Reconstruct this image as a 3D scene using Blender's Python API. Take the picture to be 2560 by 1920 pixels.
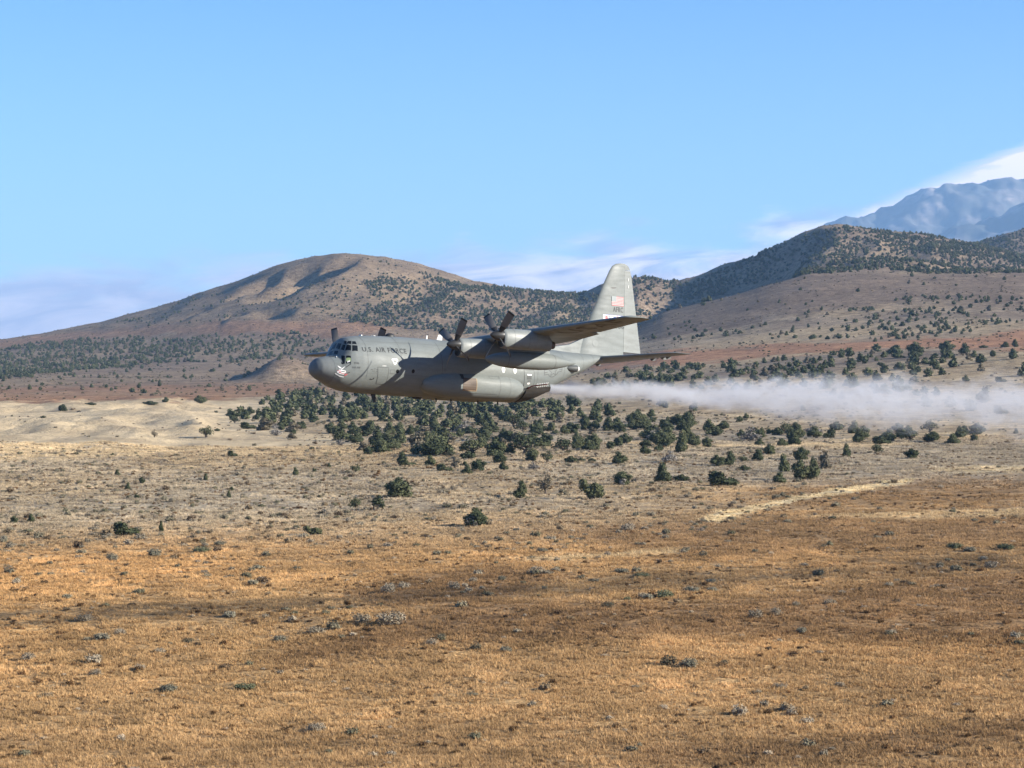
import bpy, bmesh, math, random
import numpy as np
from mathutils import Matrix, Vector

random.seed(7)
for o in list(bpy.data.objects):
    bpy.data.objects.remove(o)
SC = bpy.context.scene
COL = SC.collection

# ------------------------------------------------------------------ camera, sky, sun, exposure
CAM_Z = 22.0            # eye height above the plain
FPX, HORY = 6000.0, 868.0   # focal length and horizon row of the 2560 x 1920 photograph
cam = bpy.data.cameras.new("camera")
cam.sensor_width = 36.0
cam.lens = 36.0 * FPX / 2560.0
cam.shift_y = (HORY - 960.0) / 2560.0
cam.clip_start, cam.clip_end = 1.0, 120000.0
cam_o = bpy.data.objects.new("camera", cam)
cam_o.location = (0, 0, CAM_Z)
cam_o.rotation_euler = (math.pi / 2, 0, 0)
COL.objects.link(cam_o)
SC.camera = cam_o

SUN_AZ, SUN_EL = math.radians(-15.0), math.radians(21.0)   # azimuth measured from +X towards +Y
sd = Vector((math.cos(SUN_EL) * math.cos(SUN_AZ), math.cos(SUN_EL) * math.sin(SUN_AZ), math.sin(SUN_EL)))
sun = bpy.data.lights.new("sun", 'SUN')
sun.energy = 5.0
sun.angle = math.radians(0.53)
sun.color = (1.0, 0.93, 0.82)
sun_o = bpy.data.objects.new("sun", sun)
sun_o.rotation_euler = sd.to_track_quat('Z', 'Y').to_euler()
sun_o.location = (200, -100, 200)
COL.objects.link(sun_o)

world = bpy.data.worlds.new("World")
SC.world = world
world.use_nodes = True
wn, wl = world.node_tree.nodes, world.node_tree.links
wn.clear()


def node(nt, kind, **kw):
    n = nt.nodes.new(kind)
    for k, v in kw.items():
        if k == 'inp':
            for kk, vv in v.items():
                n.inputs[kk].default_value = vv
        else:
            setattr(n, k, v)
    return n


def ramp(nt, fac, stops, interp='LINEAR'):
    n = nt.nodes.new('ShaderNodeValToRGB')
    cr = n.color_ramp
    cr.interpolation = interp
    while len(cr.elements) < len(stops):
        cr.elements.new(0.5)
    for e, (p, c) in zip(cr.elements, stops):
        e.position = p
        e.color = c if len(c) == 4 else (*c, 1)
    nt.links.new(fac, n.inputs[0])
    return n.outputs[0]


def mathn(nt, op, a, b=None, c=None, clamp=False):
    n = nt.nodes.new('ShaderNodeMath')
    n.operation = op
    n.use_clamp = clamp
    for i, v in enumerate((a, b, c)):
        if v is None:
            continue
        if isinstance(v, (int, float)):
            n.inputs[i].default_value = v
        else:
            nt.links.new(v, n.inputs[i])
    return n.outputs[0]


def mixc(nt, fac, a, b, mode='MIX'):
    n = nt.nodes.new('ShaderNodeMix')
    n.data_type = 'RGBA'
    n.blend_type = mode
    for i, v in ((0, fac), (6, a), (7, b)):
        if isinstance(v, (int, float)):
            n.inputs[i].default_value = v
        elif isinstance(v, (tuple, list)):
            n.inputs[i].default_value = v if len(v) == 4 else (*v, 1)
        else:
            nt.links.new(v, n.inputs[i])
    return n.outputs[2]


def build_sky():
    nt = world.node_tree
    out = node(nt, 'ShaderNodeOutputWorld')
    bg = node(nt, 'ShaderNodeBackground')
    sky = node(nt, 'ShaderNodeTexSky', sky_type='NISHITA', sun_disc=False)
    sky.sun_elevation = SUN_EL
    sky.sun_rotation = math.pi / 2 - SUN_AZ
    sky.altitude = 1500
    sky.air_density = 1.0
    sky.dust_density = 0.25
    sky.ozone_density = 1.6
    tc = node(nt, 'ShaderNodeTexCoord')
    sep = node(nt, 'ShaderNodeSeparateXYZ')
    wl.new(tc.outputs['Generated'], sep.inputs[0])
    az = mathn(nt, 'ARCTAN2', sep.outputs[0], sep.outputs[1])      # 0 straight ahead, + to the right
    el = mathn(nt, 'ARCSINE', sep.outputs[2])
    # low bank of cloud round the horizon, rising to the east where the mountain catches it
    cmb = node(nt, 'ShaderNodeCombineXYZ')
    wl.new(mathn(nt, 'MULTIPLY', az, 16.0), cmb.inputs[0])
    wl.new(mathn(nt, 'MULTIPLY', el, 62.0), cmb.inputs[1])
    n1 = node(nt, 'ShaderNodeTexNoise', inp={'Scale': 1.15, 'Detail': 9.0, 'Roughness': 0.56, 'Distortion': 0.35})
    wl.new(cmb.outputs[0], n1.inputs['Vector'])
    cmb2 = node(nt, 'ShaderNodeCombineXYZ')
    wl.new(mathn(nt, 'MULTIPLY', az, 7.0), cmb2.inputs[0])
    n2 = node(nt, 'ShaderNodeTexNoise', inp={'Scale': 1.0, 'Detail': 2.0})
    wl.new(cmb2.outputs[0], n2.inputs['Vector'])
    # top of the bank (radians of elevation) as a function of azimuth
    rise = mathn(nt, 'MAXIMUM', mathn(nt, 'SUBTRACT', az, 0.08), 0.0)
    top = mathn(nt, 'ADD', mathn(nt, 'MULTIPLY', rise, 0.02), mathn(nt, 'ADD', mathn(nt, 'MULTIPLY', az, 0.05), 0.032))
    top = mathn(nt, 'ADD', top, mathn(nt, 'MULTIPLY', n2.outputs[0], 0.014))
    top = mathn(nt, 'MINIMUM', mathn(nt, 'MAXIMUM', top, 0.022), 0.088)
    rel = mathn(nt, 'DIVIDE', el, top)
    edge = mathn(nt, 'MULTIPLY', mathn(nt, 'ADD', rel, mathn(nt, 'MULTIPLY', mathn(nt, 'SUBTRACT', n1.outputs[0], 0.5), 1.5)), 0.5)
    mask = ramp(nt, edge, [(0.0, (1, 1, 1)), (0.40, (.92, .92, .92)), (0.50, (.45, .45, .45)), (0.60, (0, 0, 0))])
    body = ramp(nt, n1.outputs[0], [(0.26, (0.80, 0.80, 0.80)), (0.48, (1.0, 1.0, 1.0))])
    cover = mathn(nt, 'MULTIPLY', mask, body)
    wisp = node(nt, 'ShaderNodeTexNoise', inp={'Scale': 0.8, 'Detail': 8.0, 'Roughness': 0.6, 'Distortion': 0.8})
    cmb3 = node(nt, 'ShaderNodeCombineXYZ')
    wl.new(mathn(nt, 'ADD', mathn(nt, 'MULTIPLY', az, 30.0), mathn(nt, 'MULTIPLY', el, -70.0)), cmb3.inputs[0])
    wl.new(mathn(nt, 'MULTIPLY', el, 120.0), cmb3.inputs[1])
    wl.new(cmb3.outputs[0], wisp.inputs['Vector'])
    # cloud colour: blue-grey in its own thickness, cream where the low sun strikes it (east side)
    lit = ramp(nt, wisp.outputs[0], [(0.40, (0, 0, 0)), (0.60, (1, 1, 1))])
    east = ramp(nt, mathn(nt, 'ADD', az, 0.5), [(0.38, (0.30, 0.30, 0.30)), (0.62, (1, 1, 1))])
    litm = mathn(nt, 'MULTIPLY', lit, east)
    # cloud lying along the crest of the eastern range
    crest = mathn(nt, 'ADD', mathn(nt, 'MULTIPLY', mathn(nt, 'SUBTRACT', az, 0.142), 0.33), 0.0515)
    off = mathn(nt, 'DIVIDE', mathn(nt, 'SUBTRACT', el, crest), mathn(nt, 'ADD', mathn(nt, 'MULTIPLY', mathn(nt, 'MAXIMUM', mathn(nt, 'SUBTRACT', az, .13), 0.0), .13), .0025))
    off = mathn(nt, 'ADD', off, mathn(nt, 'MULTIPLY', mathn(nt, 'SUBTRACT', wisp.outputs[0], 0.5), 2.6))
    cap = ramp(nt, mathn(nt, 'MULTIPLY', mathn(nt, 'ADD', off, 2.0), 0.25), [(0.22, (0, 0, 0)), (0.40, (1, 1, 1)), (0.58, (1, 1, 1)), (0.78, (0, 0, 0))])
    reach = ramp(nt, az, [(0.06, (0, 0, 0)), (0.12, (.8, .8, .8)), (0.30, (1, 1, 1)), (0.45, (0, 0, 0))])
    cap = mathn(nt, 'MULTIPLY', cap, reach)
    litm = mathn(nt, 'MAXIMUM', litm, cap)
    cover = mathn(nt, 'MAXIMUM', cover, cap)
    ccol = mixc(nt, litm, CLOUD_DIM, CLOUD_LIT)
    skyc = mixc(nt, 1.0, sky.outputs[0], SKY_TINT, 'MULTIPLY')
    # smooth lift of the band near the horizon so the sky is not brown there
    hz = ramp(nt, el, [(0.0, (1, 1, 1)), (0.16, (0, 0, 0))])
    skyc = mixc(nt, mathn(nt, 'MULTIPLY', hz, SKY_HZ_MIX), skyc, SKY_HZ)
    fin = mixc(nt, cover, skyc, ccol)
    wl.new(fin, bg.inputs['Color'])
    bg.inputs['Strength'].default_value = SKY_STRENGTH
    wl.new(bg.outputs[0], out.inputs['Surface'])


SKY_STRENGTH = 0.056
SKY_TINT = (.57, 1.00, 1.46)
SKY_HZ = (4.4, 5.2, 6.3)
SKY_HZ_MIX = 0.35
CLOUD_DIM = (3.8, 3.5, 4.5)
CLOUD_LIT = (12.5, 10.6, 9.8)
build_sky()

SC.view_settings.view_transform = 'Standard'
SC.view_settings.look = 'None'
SC.view_settings.exposure = 1.2
SC.view_settings.gamma = 1.0
SC.view_settings.use_curve_mapping = False
SC.render.engine = 'CYCLES'
SC.cycles.use_denoising = True
SC.cycles.max_bounces = 6
SC.cycles.volume_bounces = 1
SC.cycles.volume_max_steps = 512
SC.cycles.use_adaptive_sampling = False
SC.render.film_transparent = False


# ------------------------------------------------------------------ helpers
def tag(o, label=None, cat=None, group=None, kind=None):
    if label:
        o['label'] = label
    if cat:
        o['category'] = cat
    if group:
        o['group'] = group
    if kind:
        o['kind'] = kind
    return o


def mesh_from(name, verts, faces, mat=None, smooth=False):
    me = bpy.data.meshes.new(name)
    me.from_pydata([tuple(map(float, v)) for v in verts], [], [tuple(map(int, f)) for f in faces])
    if mat:
        me.materials.append(mat)
    if smooth:
        me.polygons.foreach_set('use_smooth', [True] * len(me.polygons))
    me.update()
    return me


def link(name, me, parent=None, loc=None, rot=None):
    o = bpy.data.objects.new(name, me)
    COL.objects.link(o)
    if parent:
        o.parent = parent
    if loc is not None:
        o.location = loc
    if rot is not None:
        o.rotation_euler = rot
    return o


def fast_mesh(name, V, F, mat, smooth=False):
    """numpy mesh, F is an (n, 3) or (n, 4) array"""
    V = np.asarray(V, np.float32)
    F = np.asarray(F, np.int32)
    me = bpy.data.meshes.new(name)
    me.vertices.add(len(V))
    me.vertices.foreach_set('co', V.ravel())
    k = F.shape[1]
    me.loops.add(F.size)
    me.loops.foreach_set('vertex_index', F.ravel())
    me.polygons.add(len(F))
    me.polygons.foreach_set('loop_start', np.arange(0, F.size, k, dtype=np.int32))
    me.polygons.foreach_set('use_smooth', np.full(len(F), smooth))
    if mat:
        me.materials.append(mat)
    me.update(calc_edges=True)
    return me


def set_attr(me, name, data, domain='POINT'):
    a = me.color_attributes.new(name, 'FLOAT_COLOR', domain)
    d = np.ones((len(data), 4), np.float32)
    d[:, :data.shape[1]] = data
    a.data.foreach_set('color', d.ravel())


# numpy gradient noise
_rng = np.random.default_rng(11)
_perm = _rng.permutation(512)
_perm = np.concatenate([_perm, _perm, _perm])
_grad = _rng.uniform(0, 2 * np.pi, 512)
_gx, _gy = np.cos(_grad), np.sin(_grad)


def pnoise(x, y):
    x = np.asarray(x, float)
    y = np.asarray(y, float)
    xi, yi = np.floor(x).astype(int), np.floor(y).astype(int)
    xf, yf = x - xi, y - yi
    u, v = xf * xf * xf * (xf * (xf * 6 - 15) + 10), yf * yf * yf * (yf * (yf * 6 - 15) + 10)

    def g(ix, iy, dx, dy):
        h = _perm[(_perm[ix & 511] + (iy & 511)) & 511]
        return _gx[h] * dx + _gy[h] * dy
    a, b = g(xi, yi, xf, yf), g(xi + 1, yi, xf - 1, yf)
    c, d = g(xi, yi + 1, xf, yf - 1), g(xi + 1, yi + 1, xf - 1, yf - 1)
    return (a + u * (b - a)) * (1 - v) + (c + u * (d - c)) * v * 1.0


def fbm(x, y, octv=4, lac=2.03, gain=0.5):
    s, a = 0.0, 1.0
    for k in range(octv):
        s = s + a * pnoise(x + 17.3 * k, y - 9.1 * k)
        x, y, a = x * lac, y * lac, a * gain
    return s * 1.5


def sstep(a, b, x):
    t = np.clip((x - a) / (b - a), 0, 1)
    return t * t * (3 - 2 * t)


def new_mat(name, rough=0.7, spec=0.3, color=(.5, .5, .5)):
    m = bpy.data.materials.new(name)
    m.use_nodes = True
    b = m.node_tree.nodes['Principled BSDF']
    b.inputs['Base Color'].default_value = (*color, 1)
    b.inputs['Roughness'].default_value = rough
    b.inputs['Specular IOR Level'].default_value = spec
    return m, m.node_tree, b
# ------------------------------------------------------------------ the lie of the land
# Height is given by bearing (u = 1280 + 6000 tan(bearing)) and depth y in metres.  Each column lists how far the ground
# lies below (or above) eye level, as a slope in 1/6000, over depth.
COLS = [
    (-1600, [(100, 2188), (200, 1528), (350, 1245), (500, 1134), (700, 1060), (1000, 1000), (1300, 968), (1700, 945), (2200, 920), (2700, 895), (3400, 882), (4500, 884), (7000, 884), (40000, 876)]),
    (0,     [(100, 2188), (200, 1528), (350, 1245), (500, 1138), (650, 1077), (800, 1032), (1000, 1000), (1300, 968), (1650, 943), (2000, 927), (2300, 897), (2700, 868), (3100, 853), (3500, 862), (4500, 880), (7000, 882), (40000, 874)]),
    (350,   [(100, 2188), (200, 1528), (350, 1245), (500, 1138), (650, 1074), (800, 1028), (1000, 996), (1300, 966), (1650, 940), (2000, 915), (2300, 882), (2700, 852), (3100, 842), (3600, 860), (4500, 880), (7000, 882), (40000, 874)]),
    (700,   [(100, 2188), (200, 1528), (350, 1245), (500, 1134), (650, 1072), (800, 1028), (1000, 990), (1300, 966), (1650, 940), (2000, 907), (2300, 872), (2650, 836), (3100, 830), (3600, 850), (4500, 880), (7000, 882), (40000, 874)]),
    (1050,  [(100, 2188), (200, 1528), (350, 1245), (500, 1134), (650, 1074), (800, 1030), (1000, 988), (1300, 960), (1650, 930), (2000, 895), (2300, 866), (2650, 832), (3100, 822), (3600, 850), (4500, 880), (7000, 882), (40000, 874)]),
    (1400,  [(100, 2188), (200, 1528), (350, 1245), (500, 1132), (650, 1070), (800, 1022), (1000, 978), (1300, 938), (1650, 905), (2000, 872), (2400, 845), (2800, 832), (3600, 850), (4500, 878), (7000, 882), (40000, 874)]),
    (1750,  [(100, 2188), (200, 1528), (350, 1245), (500, 1132), (650, 1062), (800, 1005), (950, 952), (1150, 915), (1400, 886), (1650, 862), (2000, 842), (2800, 838), (3600, 850), (4500, 878), (7000, 882), (40000, 874)]),
    (2100,  [(100, 2188), (200, 1528), (350, 1245), (450, 1160), (600, 1077), (800, 986), (950, 930), (1120, 888), (1400, 852), (1600, 838), (2000, 832), (2800, 836), (3600, 850), (4500, 878), (7000, 882), (40000, 874)]),
    (2560,  [(100, 2188), (200, 1528), (350, 1240), (450, 1152), (600, 1064), (800, 962), (950, 893), (1120, 862), (1400, 826), (1600, 812), (2000, 826), (2800, 836), (3600, 850), (4500, 878), (7000, 882), (40000, 874)]),
    (4200,  [(100, 2188), (200, 1528), (350, 1235), (450, 1146), (600, 1060), (800, 960), (950, 893), (1120, 862), (1400, 830), (1600, 822), (2000, 832), (2800, 840), (3600, 850), (4500, 878), (7000, 882), (40000, 874)]),
]
_ug = np.linspace(-1600, 4200, 233)
_lg = np.linspace(math.log(100), math.log(40000), 420)


def _table():
    C = []
    for u, rows in COLS:
        r = np.array(rows, float)
        C.append(np.interp(_lg, np.log(r[:, 0]), r[:, 1] - HORY))
    C = np.array(C)
    us = np.array([c[0] for c in COLS], float)
    T = np.array([np.interp(_ug, us, C[:, j]) for j in range(len(_lg))]).T     # (u, l)
    k = np.exp(-np.linspace(-2, 2, 9) ** 2)
    k /= k.sum()
    P = np.pad(T, ((4, 4), (0, 0)), mode='edge')
    T = sum(k[i] * P[i:i + T.shape[0]] for i in range(9))
    k = np.exp(-np.linspace(-2, 2, 7) ** 2)
    k /= k.sum()
    first = T[:, :30].copy()
    P = np.pad(T, ((0, 0), (3, 3)), mode='edge')
    T = sum(k[i] * P[:, i:i + T.shape[1]] for i in range(7))
    T[:, :30] = first
    return T


_T = _table()
# ridges: (depth, front width, back width, sharpness, [(u, row of the crest)...])
RIDGES = [
    (3000, 620, 900, 1.25, [(-700, 905), (-300, 880), (0, 848), (120, 830), (250, 808), (380, 773), (480, 737), (560, 713), (640, 686), (720, 661), (780, 649), (830, 643),
                            (900, 641), (960, 644), (1010, 655), (1080, 674), (1150, 698), (1250, 718), (1330, 742), (1420, 770), (1500, 815), (1600, 870), (1750, 900)]),
    (2950, 700, 900, 1.2, [(1100, 860), (1200, 790), (1290, 756), (1340, 748), (1400, 750), (1450, 748), (1500, 722), (1560, 706), (1600, 699), (1640, 708), (1690, 712), (1740, 696), (1800, 670),
                           (1870, 650), (1950, 615), (2010, 584), (2060, 566), (2090, 565), (2125, 571), (2160, 577), (2250, 585), (2330, 596), (2400, 607), (2500, 630), (2600, 655), (2800, 720), (3100, 850)]),
    (3700, 700, 900, 1.2, [(2200, 780), (2300, 700), (2380, 645), (2440, 624), (2480, 610), (2520, 594), (2560, 583), (2640, 566), (2750, 560), (2900, 580), (3100, 650), (3400, 780), (3600, 870)]),
    (1950, 430, 420, 1.1, [(1380, 880), (1480, 845), (1560, 808), (1660, 768), (1760, 742), (1830, 725), (1904, 706), (1960, 694), (2026, 686), (2100, 684), (2209, 684), (2400, 685),
                           (2560, 687), (2800, 700), (3200, 760), (3600, 850)]),
    (2180, 200, 240, 1.2, [(1960, 760), (2030, 705), (2090, 674), (2150, 660), (2210, 655), (2260, 657), (2330, 668), (2400, 688), (2470, 730), (2560, 790)]),
]


def plan(x, y):
    """bearing column and depth of a ground point (clamped bearing outside the front quarter)"""
    a = np.arctan2(x, y)
    ac = np.clip(a, -0.44, 0.44)
    u = 1280 + FPX * np.tan(ac)
    d = np.hypot(x, y)
    return u, d * np.cos(ac), d


def base_h(u, dep):
    fu = np.clip((u + 1600) / (5800) * 232, 0, 231.999)
    fl = np.clip((np.log(np.maximum(dep, 1.0)) - _lg[0]) / (_lg[-1] - _lg[0]) * 419, 0, 418.999)
    i, j = fu.astype(int), fl.astype(int)
    a, b = fu - i, fl - j
    s = (_T[i, j] * (1 - a) + _T[i + 1, j] * a) * (1 - b) + (_T[i, j + 1] * (1 - a) + _T[i + 1, j + 1] * a) * b
    z = -s / FPX * dep
    flat = sstep(100, 140, dep)
    return z * flat + (1 - flat) * -22.0


SPURS = []      # filled below: (points in plan (x, y), height, width to the left, width to the right)


def seg_signed(px, py, pts):
    """signed distance (+ right of the line) and parameter 0..1 along a plan polyline"""
    best = np.full(px.shape, 1e9)
    sgn = np.zeros(px.shape)
    tt = np.zeros(px.shape)
    L = [0.0]
    for a, b in zip(pts[:-1], pts[1:]):
        L.append(L[-1] + math.hypot(b[0] - a[0], b[1] - a[1]))
    for k, (a, b) in enumerate(zip(pts[:-1], pts[1:])):
        dx, dy = b[0] - a[0], b[1] - a[1]
        l2 = dx * dx + dy * dy
        t = np.clip(((px - a[0]) * dx + (py - a[1]) * dy) / l2, 0, 1)
        ex, ey = px - a[0] - t * dx, py - a[1] - t * dy
        dd = np.hypot(ex, ey)
        m = dd < best
        best = np.where(m, dd, best)
        sgn = np.where(m, np.sign(dx * ey - dy * ex), sgn)
        tt = np.where(m, (L[k] + t * (L[k + 1] - L[k])) / L[-1], tt)
    return best, sgn, tt


def height(x, y, spurs=True):
    x = np.asarray(x, float)
    y = np.asarray(y, float)
    u, dep, d = plan(x, y)
    z = base_h(u, dep)
    ahead = sstep(-200, 200, y)
    acc = np.zeros_like(z)
    for (D, wf, wb, sh, prof) in RIDGES:
        pr = np.array(prof, float)
        crest = -(np.interp(u, pr[:, 0], pr[:, 1]) - HORY) / FPX * D
        t = (dep - D)
        s = np.where(t < 0, -t / wf, t / wb)
        s = np.clip(s, 0, 3)
        shape = np.exp(-(np.abs(s) ** (2 * sh)) * 1.25)
        edge = sstep(pr[0, 0], pr[0, 0] + 120, u) * sstep(pr[-1, 0], pr[-1, 0] - 120, u)
        zb = base_h(u, np.full_like(dep, D))
        acc = acc + (np.maximum(crest - zb, 0) * shape * edge * ahead) ** 5
    z = z + acc ** 0.2
    # relief: ravines on the slopes, dunes and hummocks on the plain
    hillw = sstep(1500, 2300, d) * (1 - sstep(5000, 9000, d))
    up = np.clip((z + 30) / 60, 0.15, 1.6)
    z = z + hillw * up * (3.2 * fbm(x / 150, y / 420, 4) + 1.0 * fbm(x / 45, y / 60, 3))
    z = z + (1 - sstep(1400, 2200, d)) * (0.35 * fbm(x / 38, y / 55, 4) * sstep(60, 160, d) + 1.2 * fbm(x / 160, y / 200, 2) * sstep(200, 420, d))
    # dunes on the left
    dw = sstep(620, 420, u) * sstep(520, 640, d) * sstep(1080, 900, d) * ahead
    du = fbm(x / 55 + 3.1, y / 120 + 1.7, 3)
    z = z + dw * (4.6 * (0.5 - np.abs(du)) + 0.5 * fbm(x / 14, y / 30, 2))
    if spurs:
        for pts, amp, wl_, wr_, up_ in SPURS:
            dist, sg, tt = seg_signed(x, y, pts)
            q = dist / wl_
            cut = np.where(sg > 0, 0, q * np.exp((1 - q * q) / 2))
            rise = np.where(sg > 0, np.exp(-(dist / wr_) ** 2), np.exp(-(dist / (.5 * wl_)) ** 2))
            prof = rise * up_ - cut * (1 - up_)
            z = z + amp * prof * sstep(0.0, 0.22, tt) * sstep(1.0, 0.80, tt)
    # the knoll the camera stands on
    z = z + np.maximum(0, 20.3 - .33 * d)
    return z + CAM_Z


_HITD = np.concatenate([np.arange(100, 400, 1.0), np.arange(400, 1300, 2.0), np.arange(1300, 4500, 6.0)])


def ground_hit(u, py, spurs=True, start=100.0):
    """first ground point met by looking along bearing column u, row py"""
    s = (u - 1280) / FPX
    dep = _HITD[_HITD >= start]
    z = height(dep * s, dep, spurs)
    row = HORY - (z - CAM_Z) / dep * FPX
    idx = np.nonzero(row <= py)[0]
    if len(idx) == 0:
        return None
    k = idx[0]
    return (dep[k] * s, dep[k], float(z[k]))


# spurs that run down the hill faces (their steep west sides lie in shade)
def spur(pix, amp, wl_, wr_, up_=.15):
    pts = []
    for (u, py) in pix:
        h = ground_hit(u, py, False, 1200.0)
        if h:
            pts.append((h[0], h[1]))
    if len(pts) > 1:
        SPURS.append((pts, amp, wl_, wr_, up_))


_sp = [
    ([(822, 652), (785, 672), (712, 702), (655, 728), (608, 742)], 21, 27, 60, .25),
    ([(722, 668), (690, 690), (640, 716), (606, 742)], 9, 16, 40),
    ([(925, 654), (893, 678), (845, 706), (775, 726), (690, 756)], 27, 34, 90, .2),
    ([(818, 666), (788, 690), (766, 722)], 9, 18, 40),
    ([(745, 772), (705, 788), (676, 796)], 11, 20, 50, .3),
    ([(762, 776), (745, 786), (720, 796)], 8, 15, 40, .3),
    ([(640, 782), (600, 793), (560, 802)], 8, 18, 50, .3),
    ([(560, 760), (520, 780), (470, 800)], 7, 20, 50, .3),
    ([(714, 930), (706, 938), (698, 950), (690, 960)], 13, 34, 26, .95),
    ([(2096, 566), (2098, 592), (2067, 615), (2030, 650), (2010, 700)], 52, 110, 170, .06),
    ([(1850, 668), (1820, 690), (1760, 716)], 14, 40, 90),
    ([(2210, 590), (2190, 620), (2150, 650)], 11, 34, 80),
    ([(2340, 605), (2330, 640), (2300, 670)], 11, 34, 80),
    ([(2185, 672), (2150, 676), (2120, 680)], 7, 22, 60),
    ([(1150, 720), (1110, 750), (1060, 780)], 9, 30, 70),
    ([(1420, 750), (1380, 775), (1330, 800)], 9, 30, 70),
]
for a in _sp:
    spur(*a)


# ------------------------------------------------------------------ ground colours by place (bare albedo, no light in it)
def poly_mask(u, v, pts, soft):
    """soft inside test of a plan polygon; u and v are scaled plan coordinates"""
    pts = np.array(pts, float)
    inside = np.zeros(u.shape, bool)
    best = np.full(u.shape, 1e9)
    n = len(pts)
    for i in range(n):
        (x1, y1), (x2, y2) = pts[i], pts[(i + 1) % n]
        c = ((y1 > v) != (y2 > v)) & (u < (x2 - x1) * (v - y1) / ((y2 - y1) if y2 != y1 else 1e-9) + x1)
        inside ^= c
        dx, dy = x2 - x1, y2 - y1
        t = np.clip(((u - x1) * dx + (v - y1) * dy) / max(dx * dx + dy * dy, 1e-9), 0, 1)
        best = np.minimum(best, np.hypot((u - x1 - t * dx), (v - y1 - t * dy) * 1.6))
    s = np.where(inside, best, -best)
    return sstep(-soft, soft, s)


def rows_of(x, y, z):
    return 1280 + FPX * x / np.maximum(y, 1.0), HORY - (z - CAM_Z) / np.maximum(y, 1.0) * FPX


C_GRASS = np.array((.405, .265, .130))
C_TAN = np.array((.385, .302, .195))
C_SAND = np.array((.525, .415, .262))
C_BROWN = np.array((.205, .128, .066))
C_RED = np.array((.290, .158, .090))
C_MAUVE = np.array((.188, .142, .106))
C_HILL = np.array((.232, .178, .122))
C_STRAW = np.array((.64, .52, .32))
C_GREY = np.array((.365, .318, .245))
C_WARM = np.array((.470, .285, .125))


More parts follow.
